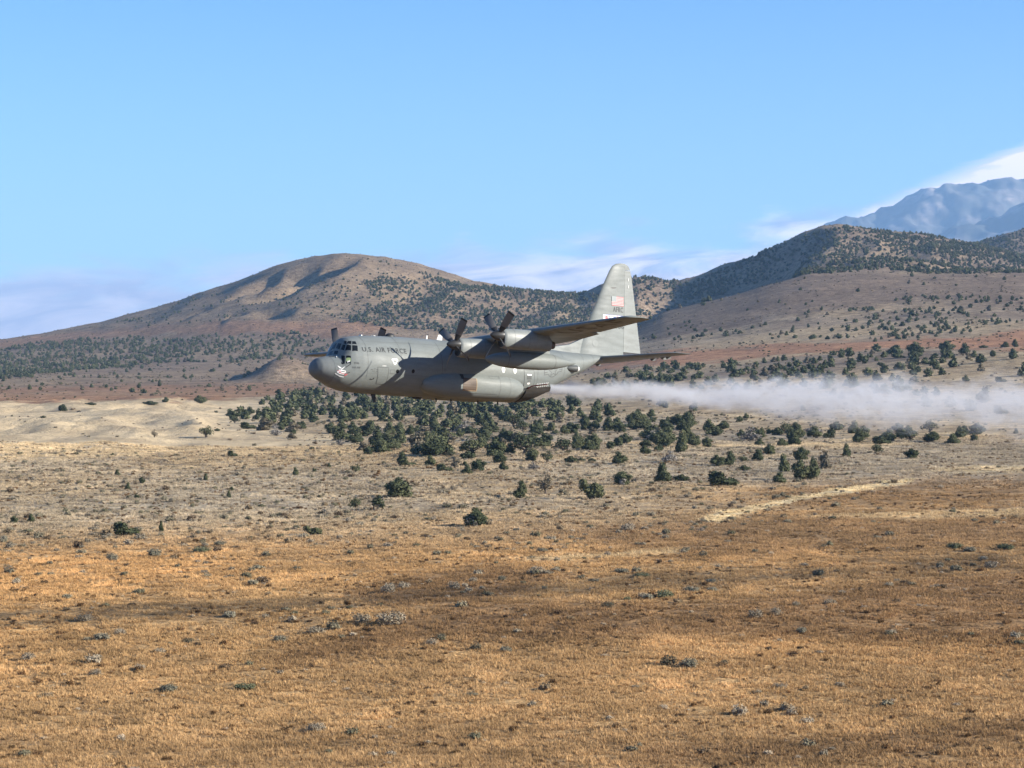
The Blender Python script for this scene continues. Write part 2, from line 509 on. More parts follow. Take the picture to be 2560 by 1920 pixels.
def ground_colour(x, y, z, with_dune=False):
    u, dep, d = plan(x, y)
    U, V = rows_of(x, y, z)
    n1 = fbm(x / 26, y / 42, 4)
    n2 = fbm(x / 9 + 40, y / 16, 3)
    n3 = fbm(x / 120 + 7, y / 160 - 3, 3)
    wob = 18 * n1 + 7 * n2
    Vw, Uw = V + wob * 0.5, U + wob * 2

    def L(c, target, m):
        return c + (target - c) * m[..., None]
    c = np.broadcast_to(C_GRASS, x.shape + (3,)).copy()
    # lighter tan scrub ground farther out, left and centre
    c = L(c, C_TAN, sstep(1420, 1250, Vw + 0.05 * (U - 900)) * sstep(2300, 1500, Uw))
    c = L(c, C_TAN * .95, sstep(1215, 1165, Vw))
    c = L(c, C_GREY, np.clip(n3 * 1.1 + .25, 0, .65) * sstep(1400, 1240, Vw))
    # warm grass patches
    c = L(c, C_WARM, np.clip(n3 * 1.6 + .1, 0, .8) * sstep(1300, 1420, Vw))
    # dark brown burnt-looking bands on the right
    for pts, a, soft in [
        ([(640, 1640), (900, 1560), (1180, 1490), (1500, 1510), (1800, 1500), (2100, 1470), (2560, 1430), (2800, 1420), (2800, 1560), (2560, 1600), (2100, 1600), (1500, 1600), (1100, 1600), (700, 1660)], .80, 34),
        ([(820, 1480), (1000, 1430), (1240, 1410), (1420, 1440), (1250, 1490), (980, 1520)], .8, 26),
        ([(1350, 1330), (1700, 1300), (2000, 1290), (2560, 1270), (2800, 1265), (2800, 1340), (2300, 1370), (1700, 1400)], .55, 30),
        ([(1900, 1230), (2560, 1190), (2800, 1190), (2800, 1240), (2000, 1270)], .45, 20),
        ([(1600, 1880), (2200, 1830), (2700, 1770), (2700, 1830), (2100, 1900), (1600, 1930)], .6, 18),
        ([(-100, 1820), (400, 1840), (1000, 1800), (1700, 1830), (2700, 1860), (2700, 2000), (-100, 2000)], .30, 60),
    ]:
        c = L(c, C_BROWN, a * poly_mask(Uw, Vw, pts, soft))
    # straw track and straw streaks
    for pts, a, soft in [
        ([(1735, 1304), (1800, 1280), (2000, 1239), (2100, 1220), (2290, 1196), (2290, 1205), (2110, 1233), (2000, 1252), (1850, 1289), (1790, 1306)], 1.0, 3),
        ([(2000, 1292), (2300, 1278), (2560, 1272), (2700, 1270), (2700, 1295), (2560, 1292), (2300, 1302)], .45, 10),
        ([(2300, 1172), (2560, 1165), (2700, 1165), (2700, 1180), (2400, 1184)], .5, 8),
        ([(1300, 1395), (1700, 1372), (1700, 1382), (1350, 1405)], .5, 8),
    ]:
        c = L(c, C_STRAW, a * poly_mask(U + wob, V + wob * .15, pts, soft))
    # dunes
    dune = poly_mask(Uw, V, [(-400, 1008), (300, 1004), (520, 1000), (700, 1004), (720, 1030), (640, 1060), (700, 1080), (830, 1092), (900, 1110), (700, 1120), (420, 1130), (180, 1150), (-400, 1165)], 14)
    c = L(c, C_SAND, dune * np.clip(.88 + n2 * .5, 0.2, 1))
    # pale patches among the middle trees
    c = L(c, C_SAND * .9, np.clip(n1 * 1.5 - .15, 0, .7) * sstep(1010, 1040, V) * sstep(1170, 1120, V) * sstep(500, 700, U))
    # red plain strips
    c = L(c, C_RED, .85 * poly_mask(U, Vw, [(-500, 985), (0, 984), (400, 985), (760, 965), (760, 985), (520, 1000), (0, 1004), (-500, 1004)], 6))
    far = sstep(998, 970, V)
    c = L(c, C_HILL, far * sstep(1500, 1200, U))
    c = L(c, C_MAUVE, far * np.clip(n3 * 1.2 + .3, 0, .8))
    c = L(c, C_RED * 1.18, .92 * poly_mask(U, Vw, [(1450, 912), (1700, 872), (2000, 858), (2400, 842), (2620, 820), (2700, 880), (2560, 875), (2200, 870), (1900, 895), (1500, 925)], 8))
    c = L(c, C_RED, .55 * poly_mask(U, Vw, [(-400, 845), (0, 849), (250, 815), (500, 800), (700, 800), (900, 800), (1000, 822), (820, 840), (600, 832), (350, 838), (0, 872), (-400, 880)], 10))
    c = L(c, C_RED, .6 * poly_mask(U, Vw, [(-400, 965), (0, 968), (700, 960), (900, 970), (700, 985), (0, 985), (-400, 985)], 8))
    # hills
    c = L(c, C_HILL * .93, .8 * poly_mask(U, Vw, [(0, 850), (480, 730), (780, 630), (900, 625), (1200, 700), (1000, 790), (700, 800), (300, 820)], 14))
    c = L(c, C_MAUVE * .95, .85 * poly_mask(U, Vw, [(1500, 850), (1660, 772), (1904, 705), (2026, 683), (2560, 684), (2700, 690), (2700, 760), (2300, 750), (1950, 790), (1700, 850)], 12))
    c = L(c, C_STRAW * .8, .75 * poly_mask(U, V, [(2245, 668), (2330, 668), (2390, 684), (2250, 684)], 5))
    c = L(c, C_MAUVE, .6 * sstep(800, 740, V) * sstep(1200, 1300, U))
    k = 1 + .16 * n2 + .12 * n1
    if with_dune:
        return np.concatenate([np.clip(c * k[..., None], .02, .7), 1 - .8 * dune[..., None]], -1)
    return np.clip(c * k[..., None], .02, .7)


def build_terrain():
    az = np.concatenate([np.radians(np.arange(-180, -40, 6)), np.radians(np.arange(-40, -16, 1.0)), np.radians(np.arange(-16, 16, 0.075)),
                         np.radians(np.arange(16, 40, 1.0)), np.radians(np.arange(40, 180, 6))])
    d = [1.0, 6, 12, 20, 30, 40, 50, 60, 70, 80, 90]
    while d[-1] < 1200:
        d.append(d[-1] * 1.0085)
    while d[-1] < 3900:
        d.append(d[-1] + 13)
    while d[-1] < 21000:
        d.append(d[-1] * 1.06)
    d = np.array(d)
    A, D = np.meshgrid(az, d, indexing='ij')
    X, Y = D * np.sin(A), D * np.cos(A)
    Z = height(X, Y)
    n, m = A.shape
    V = np.stack([X, Y, Z], -1).reshape(-1, 3)
    i, j = np.meshgrid(np.arange(n), np.arange(m - 1), indexing='ij')
    i2 = (i + 1) % n
    F = np.stack([i * m + j, i * m + j + 1, i2 * m + j + 1, i2 * m + j], -1).reshape(-1, 4)
    me = fast_mesh('ground', V, F, None, True)
    set_attr(me, 'albedo', ground_colour(X, Y, Z, True).reshape(-1, 4))
    m_, nt, b = new_mat('dry_grassland', 0.95, 0.08)
    at = node(nt, 'ShaderNodeAttribute', attribute_name='albedo')
    geo = node(nt, 'ShaderNodeNewGeometry')
    L = nt.links.new

    def noise(scale, detail, rough=.6, squash=None):
        nn = node(nt, 'ShaderNodeTexNoise', inp={'Scale': scale, 'Detail': detail, 'Roughness': rough})
        L(geo.outputs['Position'], nn.inputs['Vector'])
        return nn.outputs[0]
    near = ramp(nt, noise(1.6, 5, .65), [(.32, (.40, .34, .28)), (.47, (.90, .88, .85)), (.66, (1.34, 1.32, 1.26))])
    mid = ramp(nt, noise(.22, 4), [(.34, (.62, .58, .52)), (.5, (1, 1, 1)), (.66, (1.26, 1.24, 1.18))])
    big = ramp(nt, noise(.03, 4), [(.34, (.84, .82, .80)), (.66, (1.14, 1.13, 1.1))])
    spots = ramp(nt, noise(.75, 3, .7), [(.60, (1, 1, 1)), (.70, (.55, .50, .42))])
    rough_k = at.outputs['Alpha']
    c = mixc(nt, rough_k, at.outputs['Color'], near, 'MULTIPLY')
    c = mixc(nt, rough_k, c, mid, 'MULTIPLY')
    c = mixc(nt, 1, c, big, 'MULTIPLY')
    c = mixc(nt, mathn(nt, 'MULTIPLY', rough_k, .7), c, spots, 'MULTIPLY')
    L(c, b.inputs['Base Color'])
    bp = node(nt, 'ShaderNodeBump', inp={'Strength': 0.9, 'Distance': 0.35})
    L(noise(2.2, 6, .7), bp.inputs['Height'])
    bp2 = node(nt, 'ShaderNodeBump', inp={'Strength': 0.8, 'Distance': 1.2})
    L(noise(.35, 4, .6), bp2.inputs['Height'])
    L(bp2.outputs[0], bp.inputs['Normal'])
    L(bp.outputs[0], b.inputs['Normal'])
    me.materials.append(m_)
    o = link('ground', me)
    tag(o, 'dry orange and tan grassland running up into brown hills', 'ground', kind='structure')
    return o


build_terrain()


def build_mountain():
    """the far range: a wide ridge with its own buttresses, 14 km off"""
    xs = np.linspace(300, 7600, 420)
    ys = np.linspace(11500, 19000, 260)
    X, Y = np.meshgrid(xs, ys, indexing='ij')
    s = X / 14500.0 * FPX + 1280
    prof_f = np.array([(1500, 900), (1900, 800), (2150, 660), (2200, 592), (2300, 568), (2380, 540), (2440, 512), (2480, 500), (2540, 497), (2600, 500), (2700, 482), (2900, 450), (3200, 480), (3600, 560), (4200, 700), (4500, 870)], float)
    prof_b = np.array([(1400, 880), (1700, 780), (1950, 680), (2050, 612), (2130, 565), (2200, 532), (2280, 514), (2340, 496), (2420, 468), (2480, 446), (2600, 440), (2800, 430), (3200, 470), (4200, 650), (4500, 870)], float)
    zf = -(np.interp(s, prof_f[:, 0], prof_f[:, 1]) - HORY) / FPX * 13600
    zb = -(np.interp(s, prof_b[:, 0], prof_b[:, 1]) - HORY) / FPX * 16200
    rf = 1 - np.abs(fbm(X / 900, Y / 1700, 5))
    Zf = zf * np.exp(-np.clip(np.abs(Y - 13600) / 1300, 0, 3) ** 1.5)
    Zb = zb * np.exp(-np.clip(np.abs(Y - 16200) / 1500, 0, 3) ** 1.5)
    Z = np.maximum(Zf, Zb)
    Z = Z + np.clip(Z / 500, 0, 1) * (110 * (rf - .80)) + 34 * (.5 - np.abs(fbm(X / 230, Y / 330, 4))) * np.clip(Z / 300, 0, 1) - 40
    n, m = X.shape
    V = np.stack([X, Y, Z + CAM_Z], -1).reshape(-1, 3)
    i, j = np.meshgrid(np.arange(n - 1), np.arange(m - 1), indexing='ij')
    F = np.stack([i * m + j, (i + 1) * m + j, (i + 1) * m + j + 1, i * m + j + 1], -1).reshape(-1, 4)
    me = fast_mesh('mountain', V, F, None, True)
    m_, nt, b = new_mat('mountain_rock', 0.95, 0.1)
    geo = node(nt, 'ShaderNodeNewGeometry')
    nn = node(nt, 'ShaderNodeTexNoise', inp={'Scale': 0.0030, 'Detail': 8, 'Roughness': .56})
    nt.links.new(geo.outputs['Position'], nn.inputs['Vector'])
    c = ramp(nt, nn.outputs[0], [(.40, (.075, .08, .075)), (.55, (.15, .135, .12)), (.64, (.36, .30, .25))])
    nt.links.new(c, b.inputs['Base Color'])
    me.materials.append(m_)
    o = link('mountain', me)
    tag(o, 'tall blue hazy mountain range rising behind the right-hand hills', 'mountain', kind='structure')


build_mountain()
# ------------------------------------------------------------------ vegetation
def foliage_mat(name, dark, mid, light, rough=0.8, trans=0.0, inst=False):
    m, nt, b = new_mat(name, rough, 0.12)
    L = nt.links.new
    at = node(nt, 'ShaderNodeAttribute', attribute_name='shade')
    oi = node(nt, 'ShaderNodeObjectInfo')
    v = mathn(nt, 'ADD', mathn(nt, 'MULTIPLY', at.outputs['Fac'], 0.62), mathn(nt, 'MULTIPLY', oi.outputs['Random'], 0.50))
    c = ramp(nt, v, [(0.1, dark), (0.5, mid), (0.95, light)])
    L(c, b.inputs['Base Color'])
    return m


M_JUN = foliage_mat('juniper_foliage', (.034, .042, .020), (.064, .074, .036), (.115, .118, .058))
M_JUN_BROWN = foliage_mat('dry_juniper_foliage', (.075, .065, .042), (.125, .105, .068), (.19, .16, .11))
M_JUN_GREY = foliage_mat('dead_twigs', (.12, .105, .085), (.19, .17, .145), (.27, .245, .21))
M_BARK, _nt, _b = new_mat('juniper_bark', 0.9, 0.1, (.13, .10, .075))
_n = node(_nt, 'ShaderNodeTexNoise', inp={'Scale': 9.0, 'Detail': 4.0})
_nt.links.new(ramp(_nt, _n.outputs[0], [(.35, (.07, .055, .04)), (.65, (.20, .16, .12))]), _b.inputs['Base Color'])

_ICO = None


def ico(sub=1):
    bm = bmesh.new()
    bmesh.ops.create_icosphere(bm, subdivisions=sub, radius=1.0)
    V = np.array([v.co[:] for v in bm.verts])
    F = np.array([[v.index for v in f.verts] for f in bm.faces])
    bm.free()
    return V, F


_IV, _IF = ico(1)


def crown_arrays(rng, lobes, n_leaf, size, core=0.78):
    """leaf sprays over the lobes of a crown plus a solid core in each lobe, coloured dark as inner shade; all triangles"""
    V, F, S = [], [], []
    nv = 0
    vol = np.array([l[3] * l[4] * l[5] for l in lobes]) ** (2 / 3)
    vol /= vol.sum()
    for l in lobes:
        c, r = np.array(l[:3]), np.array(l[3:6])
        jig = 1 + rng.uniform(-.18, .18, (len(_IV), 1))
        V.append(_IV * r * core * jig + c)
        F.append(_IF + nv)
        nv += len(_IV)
        S.append(np.full(len(_IV), .05))  # core tone set dark, painting in the shade inside the crown
    which = rng.choice(len(lobes), n_leaf, p=vol)
    lo = np.array(lobes)[which]
    d = rng.normal(size=(n_leaf, 3))
    d[:, 2] += .25
    d /= np.linalg.norm(d, axis=1)[:, None]
    rad = rng.uniform(.72, 1.08, (n_leaf, 1))
    P = lo[:, :3] + d * lo[:, 3:6] * rad
    P[:, 2] = np.maximum(P[:, 2], .06)
    nrm = d + rng.normal(size=(n_leaf, 3)) * .55
    nrm /= np.linalg.norm(nrm, axis=1)[:, None]
    t1 = np.cross(nrm, rng.normal(size=(n_leaf, 3)))
    t1 /= np.linalg.norm(t1, axis=1)[:, None]
    t2 = np.cross(nrm, t1)
    s = size * rng.uniform(.6, 1.35, (n_leaf, 1))
    q = [P - t1 * s * .6 - t2 * s * .4, P + t1 * s * .55 - t2 * s * .45, P + t2 * s * .75 + d * s * .35]
    V.append(np.stack(q, 1).reshape(-1, 3))
    F.append(np.arange(n_leaf * 3).reshape(-1, 3) + nv)
    clump = rng.uniform(0, .35, len(lobes))[which]
    S.append(np.repeat(np.clip(clump + rng.uniform(.1, .75, n_leaf), 0, 1), 3))
    return np.concatenate(V), np.concatenate(F), np.concatenate(S)


def crown_mesh(name, rng, lobes, n_leaf, size, mat, core=.78):
    V, F, S = crown_arrays(rng, lobes, n_leaf, size, core)
    me = fast_mesh(name, V, F, mat)
    set_attr(me, 'shade', np.stack([S, S, S], -1))
    return me


def branch(V, F, a, b, r0, r1, k=6):
    a, b = np.array(a, float), np.array(b, float)
    d = (b - a) / np.linalg.norm(b - a)
    u = np.cross(d, (0, 0, 1.0) if abs(d[2]) < .9 else (1.0, 0, 0))
    u /= np.linalg.norm(u)
    w = np.cross(d, u)
    n0 = len(V)
    for (p, r) in ((a, r0), (b, r1)):
        for i in range(k):
            t = 2 * math.pi * i / k
            V.append(p + r * (u * math.cos(t) + w * math.sin(t)))
    for i in range(k):
        j = (i + 1) % k
        F.append((n0 + i, n0 + j, n0 + k + j, n0 + k + i))


def trunk_mesh(name, rng, lobes, lean=0.0, low=0.0):
    V, F = [], []
    base = np.array([0, 0, -.25])
    fork = np.array([lean * .4, 0, .35 + low * .5])
    branch(V, F, base, fork, .20, .15)
    for l in lobes:
        c = np.array(l[:3])
        mid = fork * .45 + c * .55 + rng.normal(size=3) * .1
        mid[2] = max(mid[2], fork[2])
        branch(V, F, fork, mid, .11, .07, 5)
        branch(V, F, mid, c + np.array([0, 0, l[5] * .5]), .07, .025, 5)
    me = bpy.data.meshes.new(name)
    me.from_pydata([tuple(v) for v in V], [], F)
    me.materials.append(M_BARK)
    me.update()
    return me


def lobes_dome(rng, n, w=1.0, h=1.0, low=0.0, conic=0.0, gap=0.0):
    """crown about 2 m wide (radius 1) and 2 m tall, scaled by w and h"""
    L = [(0, 0, .62 + low, .62, .62, .62)]
    for i in range(n):
        a = 2 * math.pi * (i + rng.uniform(-.3, .3)) / n
        zz = rng.uniform(.25, 1.25)
        rr = (.62 - conic * zz * .28) * rng.uniform(.65 + gap, 1.05 + gap)
        s = rng.uniform(.30, .48) * (1 - conic * zz * .22)
        L.append((rr * math.cos(a), rr * math.sin(a), zz + low, s, s, s * rng.uniform(.85, 1.2)))
    L.append((rng.uniform(-.2, .2), rng.uniform(-.2, .2), 1.45 + low, .40, .40, .50 + conic * .15))
    return [(l[0] * w, l[1] * w, l[2] * h, l[3] * w, l[4] * w, l[5] * h) for l in L]


# one crown + trunk per kind; sizes are normalised to about 2 m wide, 2 m tall
KINDS = {}


def make_kind(name, seed, n_leaf, mat, low=0.0, lean=0.0, size=.17, core=.78, lobes=None, **kw):
    rng = np.random.default_rng(seed)
    lb = lobes if lobes else lobes_dome(rng, **kw, low=low)
    KINDS[name] = (crown_mesh(name + '_crown', rng, lb, n_leaf, size, mat, core), trunk_mesh(name + '_trunk', rng, lb, lean, low))


for i in range(7):
    make_kind('round%d' % i, 100 + i, 1300, M_JUN, n=8 + i % 3, size=.135)
for i in range(4):
    make_kind('conic%d' % i, 200 + i, 1200, M_JUN, n=7, conic=.8, size=.135)
make_kind('sparse0', 301, 380, M_JUN_BROWN, n=6, low=.45, gap=.1, size=.15, core=.25)
make_kind('sparse1', 302, 420, M_JUN, n=6, low=.30, gap=.15, size=.16, core=.3, lean=.4)
make_kind('grey0', 303, 620, M_JUN_GREY, n=6, size=.13, core=.3)
make_kind('brown0', 304, 700, M_JUN_BROWN, n=7, size=.16)
make_kind('double', 305, 950, M_JUN, lean=.2, lobes=[(-.62, 0, 1.35, .36, .36, .5), (-.3, 0, .95, .4, .4, .42), (.15, 0, .7, .5, .48, .42), (.55, .05, .85, .46, .44, .5), (.35, -.1, 1.15, .36, .36, .34), (.05, .1, .35, .34, .34, .25), (.72, 0, .5, .3, .3, .28)])
make_kind('twin', 306, 950, M_JUN, lobes=[(-.45, 0, .75, .5, .5, .72), (-.6, .1, 1.3, .34, .34, .42), (-.2, -.1, 1.15, .36, .36, .45), (.45, 0, .5, .42, .42, .4), (.75, .05, .45, .3, .3, .32), (.1, 0, .55, .4, .4, .4)])
make_kind('bent', 307, 420, M_JUN, lean=-.6, low=.2, size=.16, core=.35, lobes=[(.1, 0, 1.1, .45, .4, .4), (.5, .1, .9, .42, .4, .42), (-.2, 0, .8, .3, .3, .3), (.75, 0, .55, .25, .25, .3), (.3, 0, 1.5, .3, .3, .3)])
make_kind('shrubby', 308, 600, M_JUN, lobes=[(-.5, 0, .5, .45, .45, .5), (0, .1, .75, .5, .5, .6), (.5, 0, .5, .45, .45, .48), (.2, -.2, .45, .45, .45, .4)])

TREES_USED = 0
GROUP_TREE = 'junipers scattered over the plain'


def tree(x, y, w, h, kind, label, group=None, rz=None, cat='tree'):
    """w, h: crown width and overall height in metres"""
    global TREES_USED
    cm, tm = KINDS[kind]
    z = float(height(np.array([x]), np.array([y]))[0])
    o = bpy.data.objects.new('juniper_tree', None)
    COL.objects.link(o)
    o.empty_display_size = .5
    o.location = (x, y, z - .05)
    o.rotation_euler = (0, 0, rz if rz is not None else random.uniform(-.5, .5) + random.choice((0, math.pi)))
    o.scale = (w / 2.05, w / 2.05, h / 1.95)
    c = link('crown', cm, o)
    t = link('trunk', tm, o)
    tag(o, label, cat, group)
    TREES_USED += 1
    return o


OCC = []        # plan positions taken


def tree_px(px, py, wpx, hpx, kind, label, group=None, rz=0.0, cat='tree'):
    hit = ground_hit(px, py)
    if not hit:
        return None
    x, y, z = hit
    OCC.append((x, y))
    return tree(x, y, wpx * y / FPX, hpx * y / FPX, kind, label, group, rz, cat)


# trees one can tell apart: column, row of the foot, width and height (rows and columns of the 2560 x 1920 photograph)
NAMED = [
    (998, 1244, 80, 50, 'round0', 'broad round dark green juniper standing alone on orange soil below the aircraft'),
    (940, 1276, 46, 42, 'bent', 'thin olive juniper with a bent stem left of the broad round one'),
    (888, 1274, 36, 28, 'sparse1', 'small thin shrubby juniper at the left foot of the bent-stemmed one'),
    (1190, 1318, 70, 50, 'round1', 'nearest dark juniper in the centre, a grey dead patch on its left side'),
    (1302, 1245, 46, 44, 'conic0', 'upright egg-shaped juniper between the broad round one and the sparse bare-legged one'),
    (1364, 1238, 38, 50, 'sparse0', 'sparse brownish juniper with bare pale stems under its crown'),
    (1477, 1250, 62, 56, 'double', 'juniper with two leaning crowns and gaps between its branches'),
    (1558, 1214, 50, 36, 'round2', 'dark juniper mixed with grey dead twigs right of the double-crowned one'),
    (1658, 1205, 50, 50, 'round3', 'tall rounded juniper with a low olive shrub against its right side'),
    (1704, 1203, 42, 24, 'shrubby', 'low olive juniper shrub leaning on the tall rounded one'),
    (1807, 1216, 76, 44, 'twin', 'wide low dark juniper in front of the clump, shadow stretching left'),
    (1948, 1209, 42, 30, 'round4', 'small front left juniper of the big clump by the straw track'),
    (1960, 1180, 44, 42, 'conic1', 'left hand upright juniper of the big clump by the straw track'),
    (2003, 1200, 58, 50, 'round5', 'darkest middle juniper of the big clump by the straw track'),
    (2003, 1152, 48, 34, 'round6', 'round crown at the back of the big clump by the straw track'),
    (2034, 1198, 46, 54, 'conic2', 'right hand juniper of the big clump by the straw track'),
    (2062, 1172, 36, 44, 'brown0', 'brownish juniper on the right edge of the big clump by the straw track'),
    (1795, 1166, 40, 30, 'round1', 'dark juniper at the left of a trio behind the wide low one'),
    (1824, 1163, 42, 36, 'conic0', 'taller dark juniper on the right of a trio behind the wide low one'),
    (1860, 1178, 36, 20, 'shrubby', 'small olive shrub to the right of the trio of dark junipers'),
    (1895, 1152, 38, 30, 'conic3', 'upright juniper standing just in front of the dense belt, right of centre'),
    (1924, 1138, 36, 30, 'round2', 'round juniper against the right side of the upright one near the belt'),
    (2116, 1142, 32, 32, 'conic1', 'small upright juniper standing clear below the spray cloud'),
    (2192, 1136, 32, 25, 'sparse1', 'small grey green juniper left of the lone round one at the right'),
    (2280, 1147, 42, 26, 'round0', 'lone round dark juniper standing clear on the right of the plain'),
    (2205, 1112, 50, 24, 'twin', 'low wide pair of juniper crowns under the spray cloud'),
    (2382, 1111, 44, 28, 'round3', 'juniper at the front edge of the belt below the far right of the spray cloud'),
    (2400, 1096, 40, 30, 'conic2', 'taller juniper just behind the front one at the far right of the belt'),
    (1549, 1161, 44, 32, 'round4', 'dark compact juniper alone on tan ground under the tailplane'),
    (1613, 1135, 34, 22, 'round5', 'small round juniper by itself on tan ground behind the compact dark one'),
    (1676, 1157, 46, 32, 'grey0', 'ragged grey and green juniper in front of the tall pair of crowns'),
    (1705, 1132, 46, 54, 'conic3', 'tall double juniper standing out from the belt under the tail'),
    (1480, 1156, 22, 14, 'shrubby', 'tiny olive shrub, rightmost of a low row of three'),
    (1453, 1156, 22, 16, 'shrubby', 'small olive shrub in the middle of a low row of three'),
    (1427, 1158, 36, 24, 'shrubby', 'larger olive shrub at the left end of a low row of three'),
    (1369, 1157, 36, 26, 'sparse1', 'thin grey green juniper beside the grey dead bush'),
    (1333, 1174, 36, 22, 'grey0', 'pale grey dead bush at the foot of the belt'),
    (1330, 1154, 40, 34, 'round6', 'round juniper just behind the pale grey dead bush'),
    (1258, 1177, 32, 22, 'conic0', 'small conical juniper at the foot of the belt in front of a taller one'),
    (1250, 1158, 42, 30, 'round1', 'taller juniper behind the small conical one at the foot of the belt'),
    (1197, 1180, 42, 32, 'round2', 'right hand of two dark round junipers at the foot of the belt'),
    (1167, 1185, 34, 25, 'round3', 'left hand of two dark round junipers at the foot of the belt'),
    (1139, 1170, 28, 29, 'brown0', 'brown tinged upright juniper among green ones at the foot of the belt'),
    (1111, 1180, 42, 22, 'twin', 'low spreading juniper left of the brown tinged one'),
    (1076, 1166, 34, 27, 'round4', 'grey green juniper at the right end of the front left row of the belt'),
    (1018, 1166, 46, 20, 'twin', 'low dark juniper at the left end of the front row of the belt'),
    (739, 1190, 24, 20, 'conic1', 'little dark round juniper on tan ground left of the belt'),
    (785, 1181, 14, 11, 'round0', 'tiny dark juniper right of the little round one on tan ground'),
    (823, 1171, 14, 14, 'conic2', 'tiny upright juniper nearest the belt on the tan ground'),
    (890, 1183, 30, 20, 'sparse1', 'thin dark juniper with a grey shrub on its right'),
    (653, 1268, 26, 12, 'shrubby', 'small grey green shrub on the tan slope left of the bent-stemmed juniper'),
    (294, 1190, 20, 17, 'conic0', 'upper dark little juniper of three in a slanting row on the left slope'),
    (355, 1209, 20, 16, 'round5', 'right dark little juniper of three in a slanting row on the left slope'),
    (319, 1226, 20, 20, 'conic3', 'lower left dark juniper of three in a slanting row on the left slope'),
    (341, 1247, 18, 13, 'round1', 'small dome-shaped juniper below the slanting row on the left slope'),
    (220, 1220, 17, 9, 'shrubby', 'brownish dot of a bush left of the slanting row'),
    (514, 1202, 17, 17, 'conic1', 'single upright dark juniper in the middle of the left slope'),
    (579, 1228, 14, 12, 'round2', 'upper of two tiny junipers touching on the left slope'),
    (572, 1244, 15, 18, 'conic2', 'lower of two tiny junipers touching on the left slope'),
    (35, 1308, 24, 19, 'round6', 'left of two dark round junipers by the left edge'),
    (78, 1306, 25, 22, 'conic3', 'right of two dark round junipers by the left edge'),
    (315, 1340, 66, 40, 'twin', 'wide dark flat-topped juniper, nearest tree on the left'),
    (403, 1332, 18, 30, 'conic0', 'slim upright juniper beside the wide flat-topped one'),
    (781, 1338, 48, 26, 'double', 'grey and green fallen-over juniper casting a long shadow left'),
    (157, 1029, 26, 18, 'round0', 'lone dark juniper on the back of the pale dunes with a shadow to its left'),
    (501, 1008, 34, 20, 'round1', 'dark juniper on the rim of the pale dunes'),
    (386, 1094, 18, 17, 'sparse0', 'bare scraggly little tree on the pale dune'),
    (517, 1094, 38, 26, 'sparse1', 'dark ragged bush on the front slope of the pale dune'),
    (543, 1078, 16, 11, 'shrubby', 'tiny bush behind the dark ragged one on the dune'),
    (108, 1046, 16, 8, 'shrubby', 'small low bush on the left part of the dunes'),
    (226, 1014, 32, 10, 'shrubby', 'low flat bush on the red strip behind the dunes'),
    (375, 1013, 42, 14, 'shrubby', 'wide low bush on the red strip behind the dunes'),
    (413, 1006, 20, 13, 'round3', 'small bush right of the wide low one behind the dunes'),
    (624, 1036, 32, 20, 'round4', 'dark juniper at the tip of the right hand dune'),
    (588, 1058, 24, 16, 'sparse1', 'thin bush in the hollow of the right hand dune'),
    (620, 1072, 40, 20, 'twin', 'flat dark juniper at the foot of the right hand dune'),
    (852, 1114, 24, 16, 'grey0', 'small grey bush in front of the dark group right of the dunes'),
    (889, 1108, 24, 14, 'round5', 'little dark juniper right of the small grey bush'),
    (730, 1097, 32, 16, 'brown0', 'brownish bush at the low end of the dark group by the dunes'),
    (2288, 892, 52, 38, 'round6', 'biggest dark juniper on the orange strip behind the spray cloud'),
    (2365, 884, 46, 32, 'round0', 'dark broad juniper on the orange strip, right of the biggest one'),
    (2412, 884, 36, 26, 'conic1', 'dark juniper with a pointed left side at the right of the orange strip'),
    (2482, 892, 20, 17, 'round2', 'small round juniper on the tan ground at far right above the spray'),
    (2537, 868, 22, 20, 'conic2', 'small upright juniper at the right edge by the orange strip'),
    (2512, 868, 26, 14, 'round3', 'low juniper just left of the upright one at the right edge'),
    (2459, 870, 26, 11, 'shrubby', 'low bush standing on the orange strip near the right edge'),
    (2414, 954, 24, 16, 'round4', 'dark bush seen at the upper rim of the spray cloud on the right'),
    (2502, 956, 30, 16, 'twin', 'pair of dark bushes at the upper rim of the spray near the right edge'),
    (2188, 855, 15, 11, 'conic0', 'single dot-like juniper at the upper edge of the orange strip'),
    (2097, 847, 18, 14, 'round1', 'single juniper at the foot of the brown slope on the right'),
]
for (px, py, w, h, k, lab) in NAMED:
    tree_px(px, py, w, h, k, lab, rz=0.0 if k in ('double', 'twin', 'bent', 'shrubby') else random.uniform(0, 6.28))

# grey dead patch of the two trees that show it: a part of each
for i, o in enumerate([ob for ob in COL.objects if ob.get('label', '').startswith(('nearest dark juniper', 'dark juniper mixed'))]):
    rng = np.random.default_rng(77 + i)
    me = crown_mesh('dead_branch', rng, [(-.35 + .3 * i, -.62, .62, .34, .22, .5), (-.1, -.7, .4, .25, .2, .3)], 150, .12, M_JUN_GREY, .2)
    d = link('dead_branch', me, o)
    d.rotation_euler = (0, 0, -o.rotation_euler[2])
    tag(d, 'grey dead branches')

